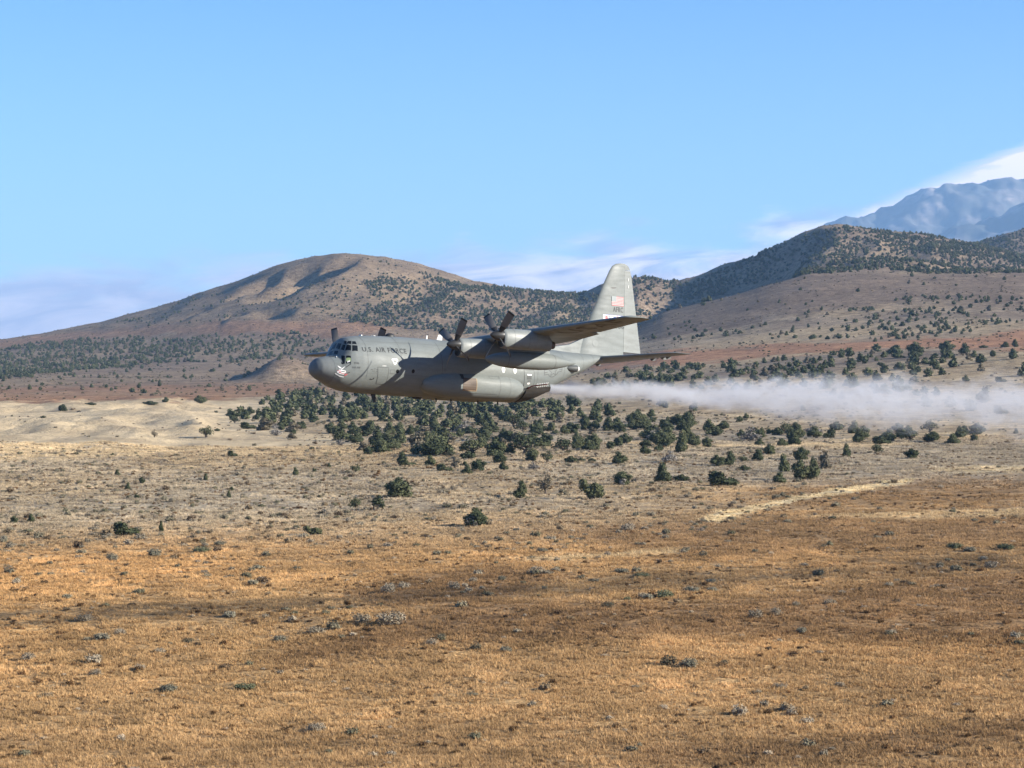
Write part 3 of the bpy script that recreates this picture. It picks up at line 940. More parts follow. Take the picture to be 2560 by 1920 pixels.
# ---- woods by region: plan polygons given as (column, row) of the ground; trees per square metre
WOODS = [
    ('belt', [(640, 1000), (760, 985), (900, 992), (1300, 1005), (1500, 1012), (1500, 1040), (1900, 1062), (2100, 1075), (2560, 1072), (2600, 1092), (2330, 1104), (2100, 1112), (1960, 1130), (1700, 1118), (1500, 1120), (1330, 1135), (1100, 1160), (980, 1150), (900, 1132), (860, 1112), (760, 1094), (640, 1084), (600, 1060), (560, 1040), (640, 1035)], .0145, .52),
    ('belt', [(1500, 1010), (1500, 1040), (1900, 1062), (1850, 1030)], .0025, 0),
    ('edge', [(1000, 1160), (1330, 1135), (1500, 1120), (1960, 1130), (2100, 1112), (2000, 1160), (1700, 1150), (1500, 1168), (1200, 1180)], .0010, 0),
    ('left_belt', [(-200, 885), (0, 878), (60, 862), (200, 850), (420, 846), (600, 834), (720, 832), (815, 850), (900, 868), (800, 884), (600, 905), (430, 908), (250, 922), (60, 942), (-200, 955)], .0200, .45),
    ('left_plain', [(-200, 955), (60, 945), (430, 910), (900, 885), (900, 965), (300, 985), (-200, 985)], .0007, .1),
    ('right_belt', [(1480, 948), (1600, 925), (1900, 908), (2100, 888), (2200, 880), (2300, 890), (2440, 893), (2480, 920), (2350, 945), (2250, 985), (1900, 975), (1480, 990)], .0068, .35),
    ('right_belt', [(2300, 915), (2600, 880), (2600, 1050), (2300, 1050), (1900, 1040), (2000, 990)], .0014, 0),
    ('slope', [(1760, 845), (1850, 826), (1960, 800), (2060, 772), (2200, 755), (2330, 735), (2420, 740), (2600, 745), (2600, 815), (2480, 828), (2350, 838), (2200, 848), (2000, 848)], .0115, .66),
    ('slope', [(1500, 850), (1700, 800), (1850, 812), (1760, 850), (1600, 872)], .0032, .5),
    ('slope', [(1600, 800), (1904, 706), (2100, 685), (2600, 690), (2600, 745), (2000, 770)], .00075, .2),
    ('saddle', [(900, 700), (1060, 690), (1180, 715), (1300, 726), (1450, 732), (1500, 738), (1560, 700), (1640, 700), (1690, 706), (1760, 700), (1880, 700), (1790, 745), (1640, 785), (1540, 825), (1400, 850), (1180, 840), (1050, 822), (980, 822), (860, 800), (960, 760)], .0480, .45),
    ('left_hill', [(760, 712), (900, 690), (1040, 680), (1080, 690), (980, 780), (860, 800), (700, 780), (560, 795), (500, 790), (620, 760)], .0125, .70),
    ('left_hill', [(900, 640), (1100, 685), (1000, 700), (860, 690), (800, 710), (900, 670)], .0025, .3),
    ('left_hill', [(250, 822), (400, 778), (500, 735), (620, 742), (560, 800), (380, 815)], .0035, .8),
    ('right_hill', [(1740, 698), (1830, 664), (1950, 616), (2040, 580), (2110, 570), (2300, 590), (2420, 610), (2600, 650), (2600, 684), (2300, 682), (2200, 672), (2100, 682), (1904, 704), (1800, 740), (1700, 760)], .0400, .38),
    ('far_hill', [(2400, 615), (2480, 600), (2560, 575), (2700, 550), (2700, 690), (2500, 680)], .0300, .4),
    ('plain', [(-100, 1150), (700, 1120), (1000, 1160), (1000, 1240), (500, 1280), (-100, 1290)], .00010, 0),
    ('near_right', [(1400, 1170), (1900, 1150), (2500, 1100), (2560, 1130), (2100, 1180), (1500, 1230)], .00030, 0),
]


def scatter_woods():
    rng = np.random.default_rng(5)
    out = []
    occ = np.array(OCC)
    for (reg, poly, dens, patch) in WOODS:
        P = np.array(poly, float)
        hits = []
        # plan extent of the region
        us = np.linspace(P[:, 0].min(), P[:, 0].max(), 26)
        for uu in us:
            for vv in np.linspace(P[:, 1].min(), P[:, 1].max(), 12):
                h = ground_hit(uu, vv)
                if h:
                    hits.append(h[:2])
        H = np.array(hits)
        y0, y1 = H[:, 1].min() * .97, min(H[:, 1].max() * 1.04, 4300)
        s0, s1 = (P[:, 0].min() - 1280) / FPX, (P[:, 0].max() - 1280) / FPX
        area = (s1 - s0) * (y1 * y1 - y0 * y0) / 2
        n = int(area * dens)
        yy = np.sqrt(rng.uniform(y0 * y0, y1 * y1, n))
        ss = rng.uniform(s0, s1, n)
        xx = yy * ss
        zz = height(xx, yy)
        U, V = rows_of(xx, yy, zz)
        m = poly_mask(U, V + 7 * fbm(xx / 60, yy / 90, 3), poly, .5) > .5
        if patch > 0:
            sc = 34 if reg in ('belt', 'right_belt') else 70
            pn = fbm(xx / sc + 5, yy / (sc * 1.4), 3)
            m &= rng.uniform(0, 1, n) < np.clip(1 - patch + patch * (pn * 2.4 + .55), 0, 1)
        # hidden ground (behind the crest) is left empty
        xx, yy, zz, V, U = xx[m], yy[m], zz[m], V[m], U[m]
        if len(xx) == 0:
            continue
        vis = np.ones(len(xx), bool)
        for f in (.99, .975, .95, .92, .88, .82, .75):
            zf = height(xx * f, yy * f)
            vis &= (HORY - (zf - CAM_Z) / (yy * f) * FPX) > V - 5
        xx, yy = xx[vis], yy[vis]
        if len(occ):
            keep = np.ones(len(xx), bool)
            for (ox, oy) in OCC:
                keep &= np.hypot(xx - ox, (yy - oy) * .8) > 3.2 + .001 * oy
            xx, yy = xx[keep], yy[keep]
        # keep stems apart
        order = np.argsort(yy)
        cell, sel = {}, []
        md = 3.0 if reg in ('belt', 'edge') else 2.6
        for k in order:
            c = (int(xx[k] // md), int(yy[k] // md))
            if any((c[0] + a, c[1] + b) in cell for a in (-1, 0, 1) for b in (-1, 0, 1) if (a == 0 or b == 0)):
                continue
            cell[c] = 1
            sel.append(k)
        for k in sel:
            out.append((reg, xx[k], yy[k]))
    return out


_woods = scatter_woods()
# the ones that show largest become trees of their own, up to 300 with the named ones
_woods.sort(key=lambda t: t[2])
N_OWN = 300 - len(NAMED)
OWN_REGIONS = ('belt', 'edge', 'plain', 'near_right', 'right_belt')
_own, _rest = [], []
for w in _woods:
    (_own if (len(_own) < N_OWN and w[0] in OWN_REGIONS) else _rest).append(w)
_rng2 = np.random.default_rng(9)
_names = ['round%d' % i for i in range(7)] * 3 + ['conic%d' % i for i in range(4)] + ['brown0', 'brown0', 'sparse1', 'sparse1', 'twin', 'twin', 'shrubby', 'shrubby', 'twin', 'grey0']
LOOK = {'round': 'round', 'conic': 'pointed', 'brown': 'brownish', 'spars': 'thin', 'twin': 'two-humped', 'shrub': 'low spreading', 'grey0': 'grey half-dead'}
# what stands over or by each stretch of the belt
MARKS = [(0, 640, 'beside the dunes'), (640, 780, 'left of the aircraft nose'), (780, 900, 'below the cockpit'), (900, 1010, 'below the crew door'), (1010, 1120, 'below the wing shadow'),
         (1120, 1230, 'below the inner propeller'), (1230, 1330, 'below the outer propeller'), (1330, 1440, 'below the spray nozzles'), (1440, 1560, 'below the tail fin'), (1560, 1680, 'below the fin edge'),
         (1680, 1800, 'below the tailplane tip'), (1800, 1950, 'above the big clump'), (1950, 2130, 'right of the big clump'), (2130, 2330, 'above the lone round juniper'), (2330, 2700, 'below the right spray end')]
_plan = []
for (reg, x, y) in _own:
    k = _names[_rng2.integers(len(_names))]
    s = float(np.clip(_rng2.lognormal(1.24, .27), 1.8, 5.6))
    if reg in ('plain', 'near_right'):
        s *= .38
    elif reg == 'edge':
        s *= .62
    u, v = rows_of(x, y, float(height(np.array([x]), np.array([y]))[0]))
    mark = [m for (a, b, m) in MARKS if a <= u < b]
    mark = mark[0] if mark else MARKS[-1][2]
    _plan.append([reg, x, y, k, s, float(u), float(v), mark])
_cells = {}
for reg in set(p[0] for p in _plan):
    for mark in set(p[7] for p in _plan):
        L_ = sorted([p for p in _plan if p[0] == reg and p[7] == mark], key=lambda p: p[6])
        for i, p in enumerate(L_):
            row = 0 if reg != 'belt' or len(L_) < 4 else (1 + int(3 * i / len(L_)))
            _cells.setdefault((reg, mark, row, LOOK[[q for q in LOOK if p[3].startswith(q)][0]]), []).append(p)
WHERE = {'belt': ('in the belt', 'in the back of the belt', 'in the middle of the belt', 'in the front of the belt'), 'edge': ('at the edge of the belt',), 'plain': ('on the tan slope',),
         'near_right': ('on open ground before the belt',), 'right_belt': ('behind the spray',)}
ORD = ['first', 'second', 'third', 'fourth', 'fifth', 'sixth', 'seventh', 'eighth', 'ninth', 'tenth', 'eleventh', 'twelfth']
for (reg, mark, row, look), members in _cells.items():
    members.sort(key=lambda p: p[5])
    n = len(members)
    for i, p in enumerate(members):
        if n == 1:
            lab = '%s juniper %s, %s' % (look, WHERE[reg][row], mark)
        elif n == 2:
            lab = '%s of two %s junipers %s, %s' % (('left', 'right')[i], look, WHERE[reg][row], mark)
        elif n == 3:
            lab = '%s of three %s junipers %s, %s' % (('left', 'middle', 'right')[i], look, WHERE[reg][row], mark)
        else:
            lab = '%s %s juniper from left %s, %s' % (ORD[min(i, 11)], look, WHERE[reg][row], mark)
        s = p[4]
        tree(p[1], p[2], s * _rng2.uniform(.85, 1.15), s * _rng2.uniform(.56, .80) * (1.15 if look == 'pointed' else 1), p[3], lab, 'junipers of the belt and the open ground before it')


# the rest of the woodland: far off and past counting, one object per wood, instanced crowns on real ground points
def wood_sources():
    col = bpy.data.collections.new('far_crowns')
    for i in range(8):
        rng = np.random.default_rng(400 + i)
        lb = lobes_dome(rng, n=5, conic=(i % 2) * 1.0)
        V, F, S = crown_arrays(rng, lb, 150, .30, .80)
        me = fast_mesh('far_crown', V, F, M_JUN if i != 5 else M_JUN_BROWN)
        set_attr(me, 'shade', np.stack([S, S, S], -1))
        o = bpy.data.objects.new('far_crown', me)
        col.objects.link(o)
    return col


def instancer(name, pts, rot, scl, tint, col, label, cat, kindv='stuff'):
    """one object whose geometry nodes set collection instances on given points"""
    me = bpy.data.meshes.new(name)
    me.vertices.add(len(pts))
    me.vertices.foreach_set('co', np.asarray(pts, np.float32).ravel())
    a = me.attributes.new('rot', 'FLOAT_VECTOR', 'POINT')
    a.data.foreach_set('vector', np.asarray(rot, np.float32).ravel())
    a = me.attributes.new('scl', 'FLOAT_VECTOR', 'POINT')
    a.data.foreach_set('vector', np.asarray(scl, np.float32).ravel())
    if tint is not None:
        a = me.attributes.new('tint', 'FLOAT_VECTOR', 'POINT')
        a.data.foreach_set('vector', np.asarray(tint, np.float32).ravel())
    me.update()
    o = link(name, me)
    ng = bpy.data.node_groups.new(name + '_scatter', 'GeometryNodeTree')
    ng.interface.new_socket('Geometry', in_out='INPUT', socket_type='NodeSocketGeometry')
    ng.interface.new_socket('Geometry', in_out='OUTPUT', socket_type='NodeSocketGeometry')
    gi_, go = ng.nodes.new('NodeGroupInput'), ng.nodes.new('NodeGroupOutput')
    ip = ng.nodes.new('GeometryNodeInstanceOnPoints')
    ci = ng.nodes.new('GeometryNodeCollectionInfo')
    ci.inputs['Collection'].default_value = col
    ci.inputs['Separate Children'].default_value = True
    ci.inputs['Reset Children'].default_value = True
    ip.inputs['Pick Instance'].default_value = True
    rv = ng.nodes.new('GeometryNodeInputNamedAttribute')
    rv.data_type = 'FLOAT_VECTOR'
    rv.inputs['Name'].default_value = 'rot'
    sv = ng.nodes.new('GeometryNodeInputNamedAttribute')
    sv.data_type = 'FLOAT_VECTOR'
    sv.inputs['Name'].default_value = 'scl'
    ri = ng.nodes.new('FunctionNodeRandomValue')
    ri.data_type = 'INT'
    ri.inputs['Min'].default_value = 0
    ri.inputs['Max'].default_value = max(0, len(col.objects) - 1)
    for s in ri.inputs:
        if s.name == 'Max' and s.type == 'INT':
            s.default_value = max(0, len(col.objects) - 1)
        if s.name == 'Min' and s.type == 'INT':
            s.default_value = 0
    out = [s for s in ri.outputs if s.type == 'INT'][0]
    L = ng.links.new
    L(gi_.outputs[0], ip.inputs['Points'])
    L(ci.outputs[0], ip.inputs['Instance'])
    L(out, ip.inputs['Instance Index'])
    e2r = ng.nodes.new('FunctionNodeEulerToRotation')
    L(rv.outputs[0], e2r.inputs[0])
    L(e2r.outputs[0], ip.inputs['Rotation'])
    L(sv.outputs[0], ip.inputs['Scale'])
    L(ip.outputs[0], go.inputs[0])
    md = o.modifiers.new('scatter', 'NODES')
    md.node_group = ng
    tag(o, label, cat, None, kindv)
    return o


FAR_COL = wood_sources()
WLAB = {
    'belt': ('far side of the dense juniper belt under the aircraft and spray', 'belt_woodland'),
    'left_belt': ('dark juniper belt at the foot of the left-hand hill', 'foothill_woodland'),
    'left_plain': ('scattered dark bushes on the brown plain below the left-hand hill', 'plain_bushes'),
    'right_belt': ('juniper wood behind the spray below the orange strip', 'strip_woodland'),
    'slope': ('juniper wood spread over the brown slope on the right', 'slope_woodland'),
    'saddle': ('dense juniper forest filling the saddle behind the aircraft', 'saddle_forest'),
    'left_hill': ('loose juniper scrub on the bare left-hand hill', 'hill_scrub'),
    'right_hill': ('juniper forest covering the pointed right-hand hill', 'peak_forest'),
    'far_hill': ('juniper forest on the hill at the right edge', 'far_hill_forest'),
    'edge': ('small junipers at the near edge of the belt', 'belt_edge_bushes'),
    'plain': ('tiny bushes on the tan slope', 'slope_bushes'),
    'near_right': ('stunted bushes in front of the belt', 'stunted_bushes'),
}
for reg in WLAB:
    pts = [(x, y) for (r, x, y) in _rest if r == reg]
    if not pts:
        continue
    P = np.array(pts)
    Z = height(P[:, 0], P[:, 1])
    n = len(P)
    s = np.clip(_rng2.normal(3.9, .9, n), 1.8, 6.0) / 2.0
    if reg in ('left_hill', 'left_plain'):
        s *= .72
    if reg in ('edge', 'plain', 'near_right'):
        s *= .45
    if reg == 'slope':
        s *= .78
    if reg == 'left_belt':
        s *= .9
    scl = np.stack([s, s, s * _rng2.uniform(.60, .90, n)], -1)
    rot = np.zeros((n, 3))
    rot[:, 2] = _rng2.uniform(0, 6.28, n)
    instancer(WLAB[reg][1], np.stack([P[:, 0], P[:, 1], Z - .15], -1), rot, scl, None, FAR_COL, WLAB[reg][0], 'woodland')
print('TREES own', TREES_USED, 'rest', len(_rest))
# ------------------------------------------------------------------ the transport aircraft
# body frame: X aft from the nose, Y to starboard, Z up, metres
AIR_LOC = Vector((-14.084, 166.409, CAM_Z - 0.956))
AIR_ROT = (math.radians(-3.734), math.radians(3.433), math.radians(36.614))


def paint(name, col, rough=.5, var=.10, spec=.45, streak=True):
    m, nt, b = new_mat(name, rough, spec, col)
    tc = node(nt, 'ShaderNodeTexCoord')
    L = nt.links.new
    mp = node(nt, 'ShaderNodeMapping')
    mp.inputs['Scale'].default_value = (.55, .8, 2.6) if streak else (1, 1, 1)
    L(tc.outputs['Object'], mp.inputs[0])
    n1 = node(nt, 'ShaderNodeTexNoise', inp={'Scale': 1.1, 'Detail': 6.0, 'Roughness': .62})
    L(mp.outputs[0], n1.inputs['Vector'])
    n2 = node(nt, 'ShaderNodeTexNoise', inp={'Scale': 9.0, 'Detail': 3.0})
    L(tc.outputs['Object'], n2.inputs['Vector'])
    lo, hi = 1 - var, 1 + var
    k = ramp(nt, n1.outputs[0], [(.30, (lo, lo, lo * .985)), (.70, (hi, hi, hi))])
    k2 = ramp(nt, n2.outputs[0], [(.35, (.96, .955, .95)), (.65, (1.03, 1.03, 1.03))])
    L(mixc(nt, 1, mixc(nt, 1, (*col, 1), k, 'MULTIPLY'), k2, 'MULTIPLY'), b.inputs['Base Color'])
    L(ramp(nt, n1.outputs[0], [(.3, (rough + .08,) * 3), (.7, (rough - .08,) * 3)]), b.inputs['Roughness'])
    return m


M_GREY = paint('military_grey_paint', (.158, .174, .169), .52, .12, .22)
M_RADOME = paint('radome_paint', (.140, .152, .152), .6, .05, .2)
M_NAC = paint('nacelle_paint', (.172, .187, .181), .46, .16, .30)
M_SEAM = paint('panel_seam', (.075, .08, .078), .6, .05)
M_MARK = paint('low_visibility_marking', (.022, .025, .026), .6, .12)
M_DARKMARK = paint('underwing_marking', (.035, .036, .036), .6, .12)
M_BLACK = paint('black_rubber', (.018, .018, .018), .55, .1)
M_SPIN = paint('spinner_black', (.030, .029, .027), .38, .1)
M_BLADE = paint('blade_paint', (.115, .110, .105), .5, .1)
M_WHITE = paint('white_marking_and_reflection', (.72, .72, .70), .5, .06)
M_PALE = paint('pale_antenna_and_glint', (.62, .62, .60), .5, .06)
M_RED = paint('red_marking', (.55, .06, .07), .5, .08)
M_PINK = paint('faded_red_marking', (.46, .08, .09), .5, .08)
M_BLUE = paint('blue_marking', (.08, .11, .35), .5, .08)
M_FLAGBLUE = paint('faded_canton', (.16, .19, .20), .5, .05)
M_FLAGWHITE = paint('flag_white', (.46, .44, .43), .6, .05, .1)
M_FADED = paint('faded_patch_paint', (.182, .198, .192), .5, .06, .2)
M_GREEN = paint('green_placard', (.22, .29, .13), .5, .08)
M_DARKRAMP = paint('dark_ramp_paint', (.040, .036, .032), .7, .35, .15)  # dark brown coat of uneven tone, used over the whole ramp
M_RUST = paint('heat_stained_metal', (.085, .058, .040), .6, .3)
M_TAN = paint('tan_primer', (.26, .19, .11), .6, .15)
M_BOOM = paint('boom_red_brown', (.20, .05, .045), .5, .1)
M_GLASS, _nt, _b = new_mat('dark_glass', .12, .22, (.010, .012, .014))


AIR = bpy.data.objects.new('transport_aircraft', None)
COL.objects.link(AIR)
AIR.location = AIR_LOC
AIR.rotation_euler = AIR_ROT
AIR.empty_display_size = 2
tag(AIR, 'grey four-engined military propeller transport aircraft flying low, spraying behind it', 'aircraft')


def part(name, V, F, mat, parent=None, smooth=False, label=None, sharp=None):
    me = mesh_from(name, V, F, mat if not isinstance(mat, (list, tuple)) else mat[0], smooth)
    if isinstance(mat, (list, tuple)):
        for m in mat[1:]:
            me.materials.append(m)
    bm = bmesh.new()
    bm.from_mesh(me)
    bmesh.ops.recalc_face_normals(bm, faces=bm.faces)
    bm.to_mesh(me)
    bm.free()
    if sharp:
        me.set_sharp_from_angle(angle=math.radians(sharp))
    o = link(name, me, parent or AIR)
    if label:
        o['label'] = label
    return o


# ---- fuselage loft: X, top, bottom, half width, superellipse power
FUS = np.array([
    [.12, -.545, -.555, .005, 2.0], [.18, -.28, -.80, .30, 2.0], [.34, .0, -.99, .60, 2.0], [.60, .22, -1.15, .88, 2.0], [.95, .34, -1.32, 1.06, 2.0],
    [1.35, .41, -1.50, 1.23, 2.05], [1.6, .46, -1.61, 1.35, 2.1], [1.88, .52, -1.72, 1.48, 2.15], [2.05, .86, -1.78, 1.55, 2.2], [2.3, 1.33, -1.85, 1.64, 2.25],
    [2.46, 1.62, -1.90, 1.70, 2.25], [2.75, 1.80, -1.95, 1.80, 2.2], [3.3, 1.93, -2.00, 1.93, 2.1], [4.2, 2.03, -2.03, 2.06, 2.0], [5.3, 2.08, -2.05, 2.13, 2.0],
    [6.5, 2.11, -2.07, 2.15, 2.0], [8, 2.13, -2.09, 2.16, 2], [17.4, 2.12, -2.09, 2.16, 2], [18, 2.11, -1.98, 2.155, 2.05], [19, 2.09, -1.62, 2.13, 2.15], [20, 2.05, -1.20, 2.05, 2.2],
    [21, 2.01, -.75, 1.93, 2.25], [22.25, 1.94, -.14, 1.72, 2.25], [23.6, 1.91, .40, 1.42, 2.2], [24.7, 1.90, .95, 1.14, 2.1], [25.9, 1.88, 1.40, .84, 2],
    [27, 1.86, 1.55, .58, 2], [28.2, 1.84, 1.62, .34, 2], [29.3, 1.80, 1.68, .09, 2]])


def fsurf(X, th):
    t, b, w, p = (np.interp(X, FUS[:, 0], FUS[:, k]) for k in (1, 2, 3, 4))
    zc = b + (t - b) * .49
    c, s = math.cos(th), math.sin(th)
    ey = math.copysign(abs(c) ** (2 / p), c)
    ez = math.copysign(abs(s) ** (2 / p), s)
    return np.array([X, -w * ey, zc + ((t - zc) if s > 0 else (zc - b)) * ez])


def snorm(surf, a, b, inside):
    e = 1e-3
    n = np.cross(surf(a + e, b) - surf(a - e, b), surf(a, b + e) - surf(a, b - e))
    l = np.linalg.norm(n)
    n = n / l if l > 1e-12 else np.array([0, 0, 1.0])
    p = surf(a, b)
    return n if n @ (p - np.array(inside(p))) > 0 else -n


def f_in(p):
    return (p[0] + .2, 0, -.05)


def loft_rings(xs, fn, nth=72):
    V, F = [], []
    for x in xs:
        for k in range(nth):
            V.append(fn(x, 2 * math.pi * k / nth))
    for i in range(len(xs) - 1):
        for k in range(nth):
            k2 = (k + 1) % nth
            F.append((i * nth + k, i * nth + k2, (i + 1) * nth + k2, (i + 1) * nth + k))
    F.append(tuple(range(nth)))
    F.append(tuple(range((len(xs) - 1) * nth, len(xs) * nth)))
    return V, F


SEAM_X = 1.38
_xs = np.concatenate([[SEAM_X + .012], np.linspace(1.48, 3.4, 27), np.linspace(3.6, 8, 16), np.linspace(9, 17, 9), np.linspace(17.4, 29.3, 44)])
FUSELAGE = part('fuselage', *loft_rings(_xs, fsurf), M_GREY, smooth=True, sharp=40)
_xs = np.concatenate([[.12, .135, .15, .18, .22, .28, .34], np.linspace(.42, SEAM_X - .012, 14)])
part('radome', *loft_rings(_xs, fsurf), M_RADOME, smooth=True, sharp=50)
part('radome_seam', *loft_rings([SEAM_X - .0115, SEAM_X + .0115], lambda x, t: fsurf(x, t) * np.array([1, .995, .995])), M_SEAM, smooth=True, sharp=40)


def shell(name, quad, mat, parent=None, surf=fsurf, inside=f_in, off=.008, n=6, label=None, mirror=False, corner=.0):
    """a thin raised skin panel over a four-cornered patch of a lofted surface; corners are (a, degrees), going round"""
    (a0, t0), (a1, t1), (a2, t2), (a3, t3) = quad
    V, F = [], []
    G = []
    for i in range(n + 1):
        for j in range(n + 1):
            u, v = i / n, j / n
            a = (a0 * (1 - u) + a1 * u) * (1 - v) + (a3 * (1 - u) + a2 * u) * v
            t = (t0 * (1 - u) + t1 * u) * (1 - v) + (t3 * (1 - u) + t2 * u) * v
            p, nn = surf(a, math.radians(t)), snorm(surf, a, math.radians(t), inside)
            V.append(p + nn * off)
            G.append(p - nn * .03)
    m = (n + 1)
    for i in range(n):
        for j in range(n):
            F.append((i * m + j, i * m + j + 1, (i + 1) * m + j + 1, (i + 1) * m + j))
    ring = [i * m for i in range(m)] + [n * m + j for j in range(1, m)] + [i * m + n for i in range(n - 1, -1, -1)] + [j for j in range(n - 1, 0, -1)]
    base = len(V)
    V += [G[r] for r in ring]
    for k in range(len(ring)):
        k2 = (k + 1) % len(ring)
        F.append((ring[k], ring[k2], base + k2, base + k))
    V = np.array(V)
    if mirror:
        V = V * np.array([1, -1, 1])
    return part(name, V, F, mat, parent, label=label)


def ribbon(paths, w, surf=fsurf, inside=f_in, off=.006, closed=True, step=.12):
    """flat strip of width w (metres) along paths of (a, degrees) points; returns verts, faces"""
    V, F = [], []
    for path in paths:
        P = []
        pts = list(path) + ([path[0]] if closed else [])
        for (a, b) in zip(pts[:-1], pts[1:]):
            p, q = surf(a[0], math.radians(a[1])), surf(b[0], math.radians(b[1]))
            k = max(1, int(np.linalg.norm(q - p) / step))
            for i in range(k):
                u = i / k
                P.append((a[0] + (b[0] - a[0]) * u, a[1] + (b[1] - a[1]) * u))
        P.append(pts[-1])
        Q = [(surf(a, math.radians(t)), snorm(surf, a, math.radians(t), inside)) for a, t in P]
        n0 = len(V)
        for i in range(len(Q)):
            d = Q[min(i + 1, len(Q) - 1)][0] - Q[max(i - 1, 0)][0]
            d = d / max(np.linalg.norm(d), 1e-9)
            s = np.cross(Q[i][1], d)
            V += [Q[i][0] + Q[i][1] * off + s * w / 2, Q[i][0] + Q[i][1] * off - s * w / 2]
        for i in range(len(Q) - 1):
            a = n0 + 2 * i
            F.append((a, a + 1, a + 3, a + 2))
    return V, F


def local_path(X0, T0, pts, r=2.15, sx=1.0):
    return [(X0 + p[0] * sx, T0 + math.degrees(p[1] / r)) for p in pts]


def disc_shell(name, X0, T0, rx, rz, mat, parent=None, off=.010, n=20, r=2.15, shape=None, surf=fsurf, inside=f_in):
    V = [surf(X0, math.radians(T0)) + snorm(surf, X0, math.radians(T0), inside) * off]
    pts = shape or [(rx * math.cos(2 * math.pi * i / n), rz * math.sin(2 * math.pi * i / n)) for i in range(n)]
    for (a, t) in local_path(X0, T0, pts, r):
        V.append(surf(a, math.radians(t)) + snorm(surf, a, math.radians(t), inside) * off)
    k = len(pts)
    F = [(0, 1 + i, 1 + (i + 1) % k) for i in range(k)]
    return part(name, V, F, mat, parent)


def text_geom(body, size, width=None, spacing=1.0, bold=.0):
    cu = bpy.data.curves.new('lettering', 'FONT')
    cu.body = body
    cu.size = size
    cu.space_character = spacing
    cu.resolution_u = 3
    cu.offset = bold
    cu.fill_mode = 'FRONT'
    ob = bpy.data.objects.new('lettering_tmp', cu)
    COL.objects.link(ob)
    dg = bpy.context.evaluated_depsgraph_get()
    dg.update()
    me = ob.evaluated_get(dg).to_mesh()
    bm = bmesh.new()
    bm.from_mesh(me)
    bmesh.ops.triangulate(bm, faces=bm.faces)
    for _ in range(1):
        bmesh.ops.subdivide_edges(bm, edges=[e for e in bm.edges if e.calc_length() > .12], cuts=1)
        bmesh.ops.triangulate(bm, faces=bm.faces)
    V = np.array([v.co[:] for v in bm.verts])
    F = [[v.index for v in f.verts] for f in bm.faces]
    bm.free()
    ob.evaluated_get(dg).to_mesh_clear()
    bpy.data.objects.remove(ob)
    bpy.data.curves.remove(cu)
    V[:, 0] -= V[:, 0].min()
    if width:
        V[:, 0] *= width / V[:, 0].max()
    return V, F


def fus_text(name, body, X0, T0, T1, width, size, mat, spacing=1.0, bold=0.0, off=.010):
    V, F = text_geom(body, size, width, spacing, bold)
    out = []
    for v in V:
        X = X0 + v[0]
        t = math.radians(T0 + (T1 - T0) * v[0] / width) + v[1] / 2.1
        out.append(fsurf(X, t) + snorm(fsurf, X, t, f_in) * off)
    return part(name, out, F, mat)


# ---- cockpit glazing (both sides), each pane on its own
PANES = [
    [(2.448, 68.6), (2.546, 63.1), (2.41, 56.7), (2.361, 65.7)],
    [(2.583, 60.6), (2.767, 54.7), (2.631, 45.9), (2.432, 54.3)],
    [(2.814, 53.7), (3.032, 52.1), (3.009, 42.0), (2.70, 44.4)],
    [(2.306, 67.2), (2.366, 56.9), (2.186, 50.0), (2.122, 65.1)],
    [(2.388, 52.1), (2.60, 42.4), (2.477, 28.6), (2.215, 45.9)],
    [(2.662, 41.2), (3.014, 38.1), (2.918, 24.1), (2.545, 26.9)],
    [(2.324, 88.0), (2.319, 74.2), (2.105, 69.3), (2.127, 87.5)],
    [(2.029, 86.4), (2.043, 70.7), (1.932, 67.5), (1.912, 85.3)],
    [(1.982, 48.2), (2.106, 34.7), (1.999, 14.7), (1.804, 22.6)],
    [(2.16, 30.6), (2.411, 17.6), (2.383, 1.7), (2.071, 11.4)],
]
for i, q in enumerate(PANES):
    for mir in (False, True):
        o = shell('cockpit_window', q, M_GLASS, mirror=mir, off=.006)
        if i == 9 and not mir:
            o['label'] = 'lower side window with green blind and white 06'
            shell('window_blind', [(2.129, 25.2), (2.387, 13.5), (2.374, 6.4), (2.091, 16.8)], M_GREEN, o, off=.012)
            V, F = text_geom('06', .20, .24, 1.0, .008)
            out = []
            for v in V:
                X, t = 2.150 + v[0] * .80, math.radians(10.6 - 3.9 * v[0] / .24) + v[1] / 2.1
                out.append(fsurf(X, t) + snorm(fsurf, X, t, f_in) * .016)
            part('number_marking', out, F, M_WHITE, o)
# window bars: pale frame round the two rows
part('window_frame', *ribbon([[(2.41, 71), (2.555, 65), (2.775, 58), (3.06, 54.5), (3.05, 40), (2.95, 22.5), (2.52, 25.5), (2.19, 44.5), (2.09, 67), (2.25, 71)]], .035, off=.004), M_NAC)
# white pitot stub and black wiper well by the radome
V, F = [], []
branch(V, F, fsurf(1.86, math.radians(66)), fsurf(1.70, math.radians(54)) + np.array([-.02, -.05, 0]), .035, .030, 6)
part('pitot_tube', V, F, M_WHITE)
shell('wiper_well', [(1.45, 76), (1.72, 63), (1.62, 60), (1.36, 70)], M_BLACK, off=.006)

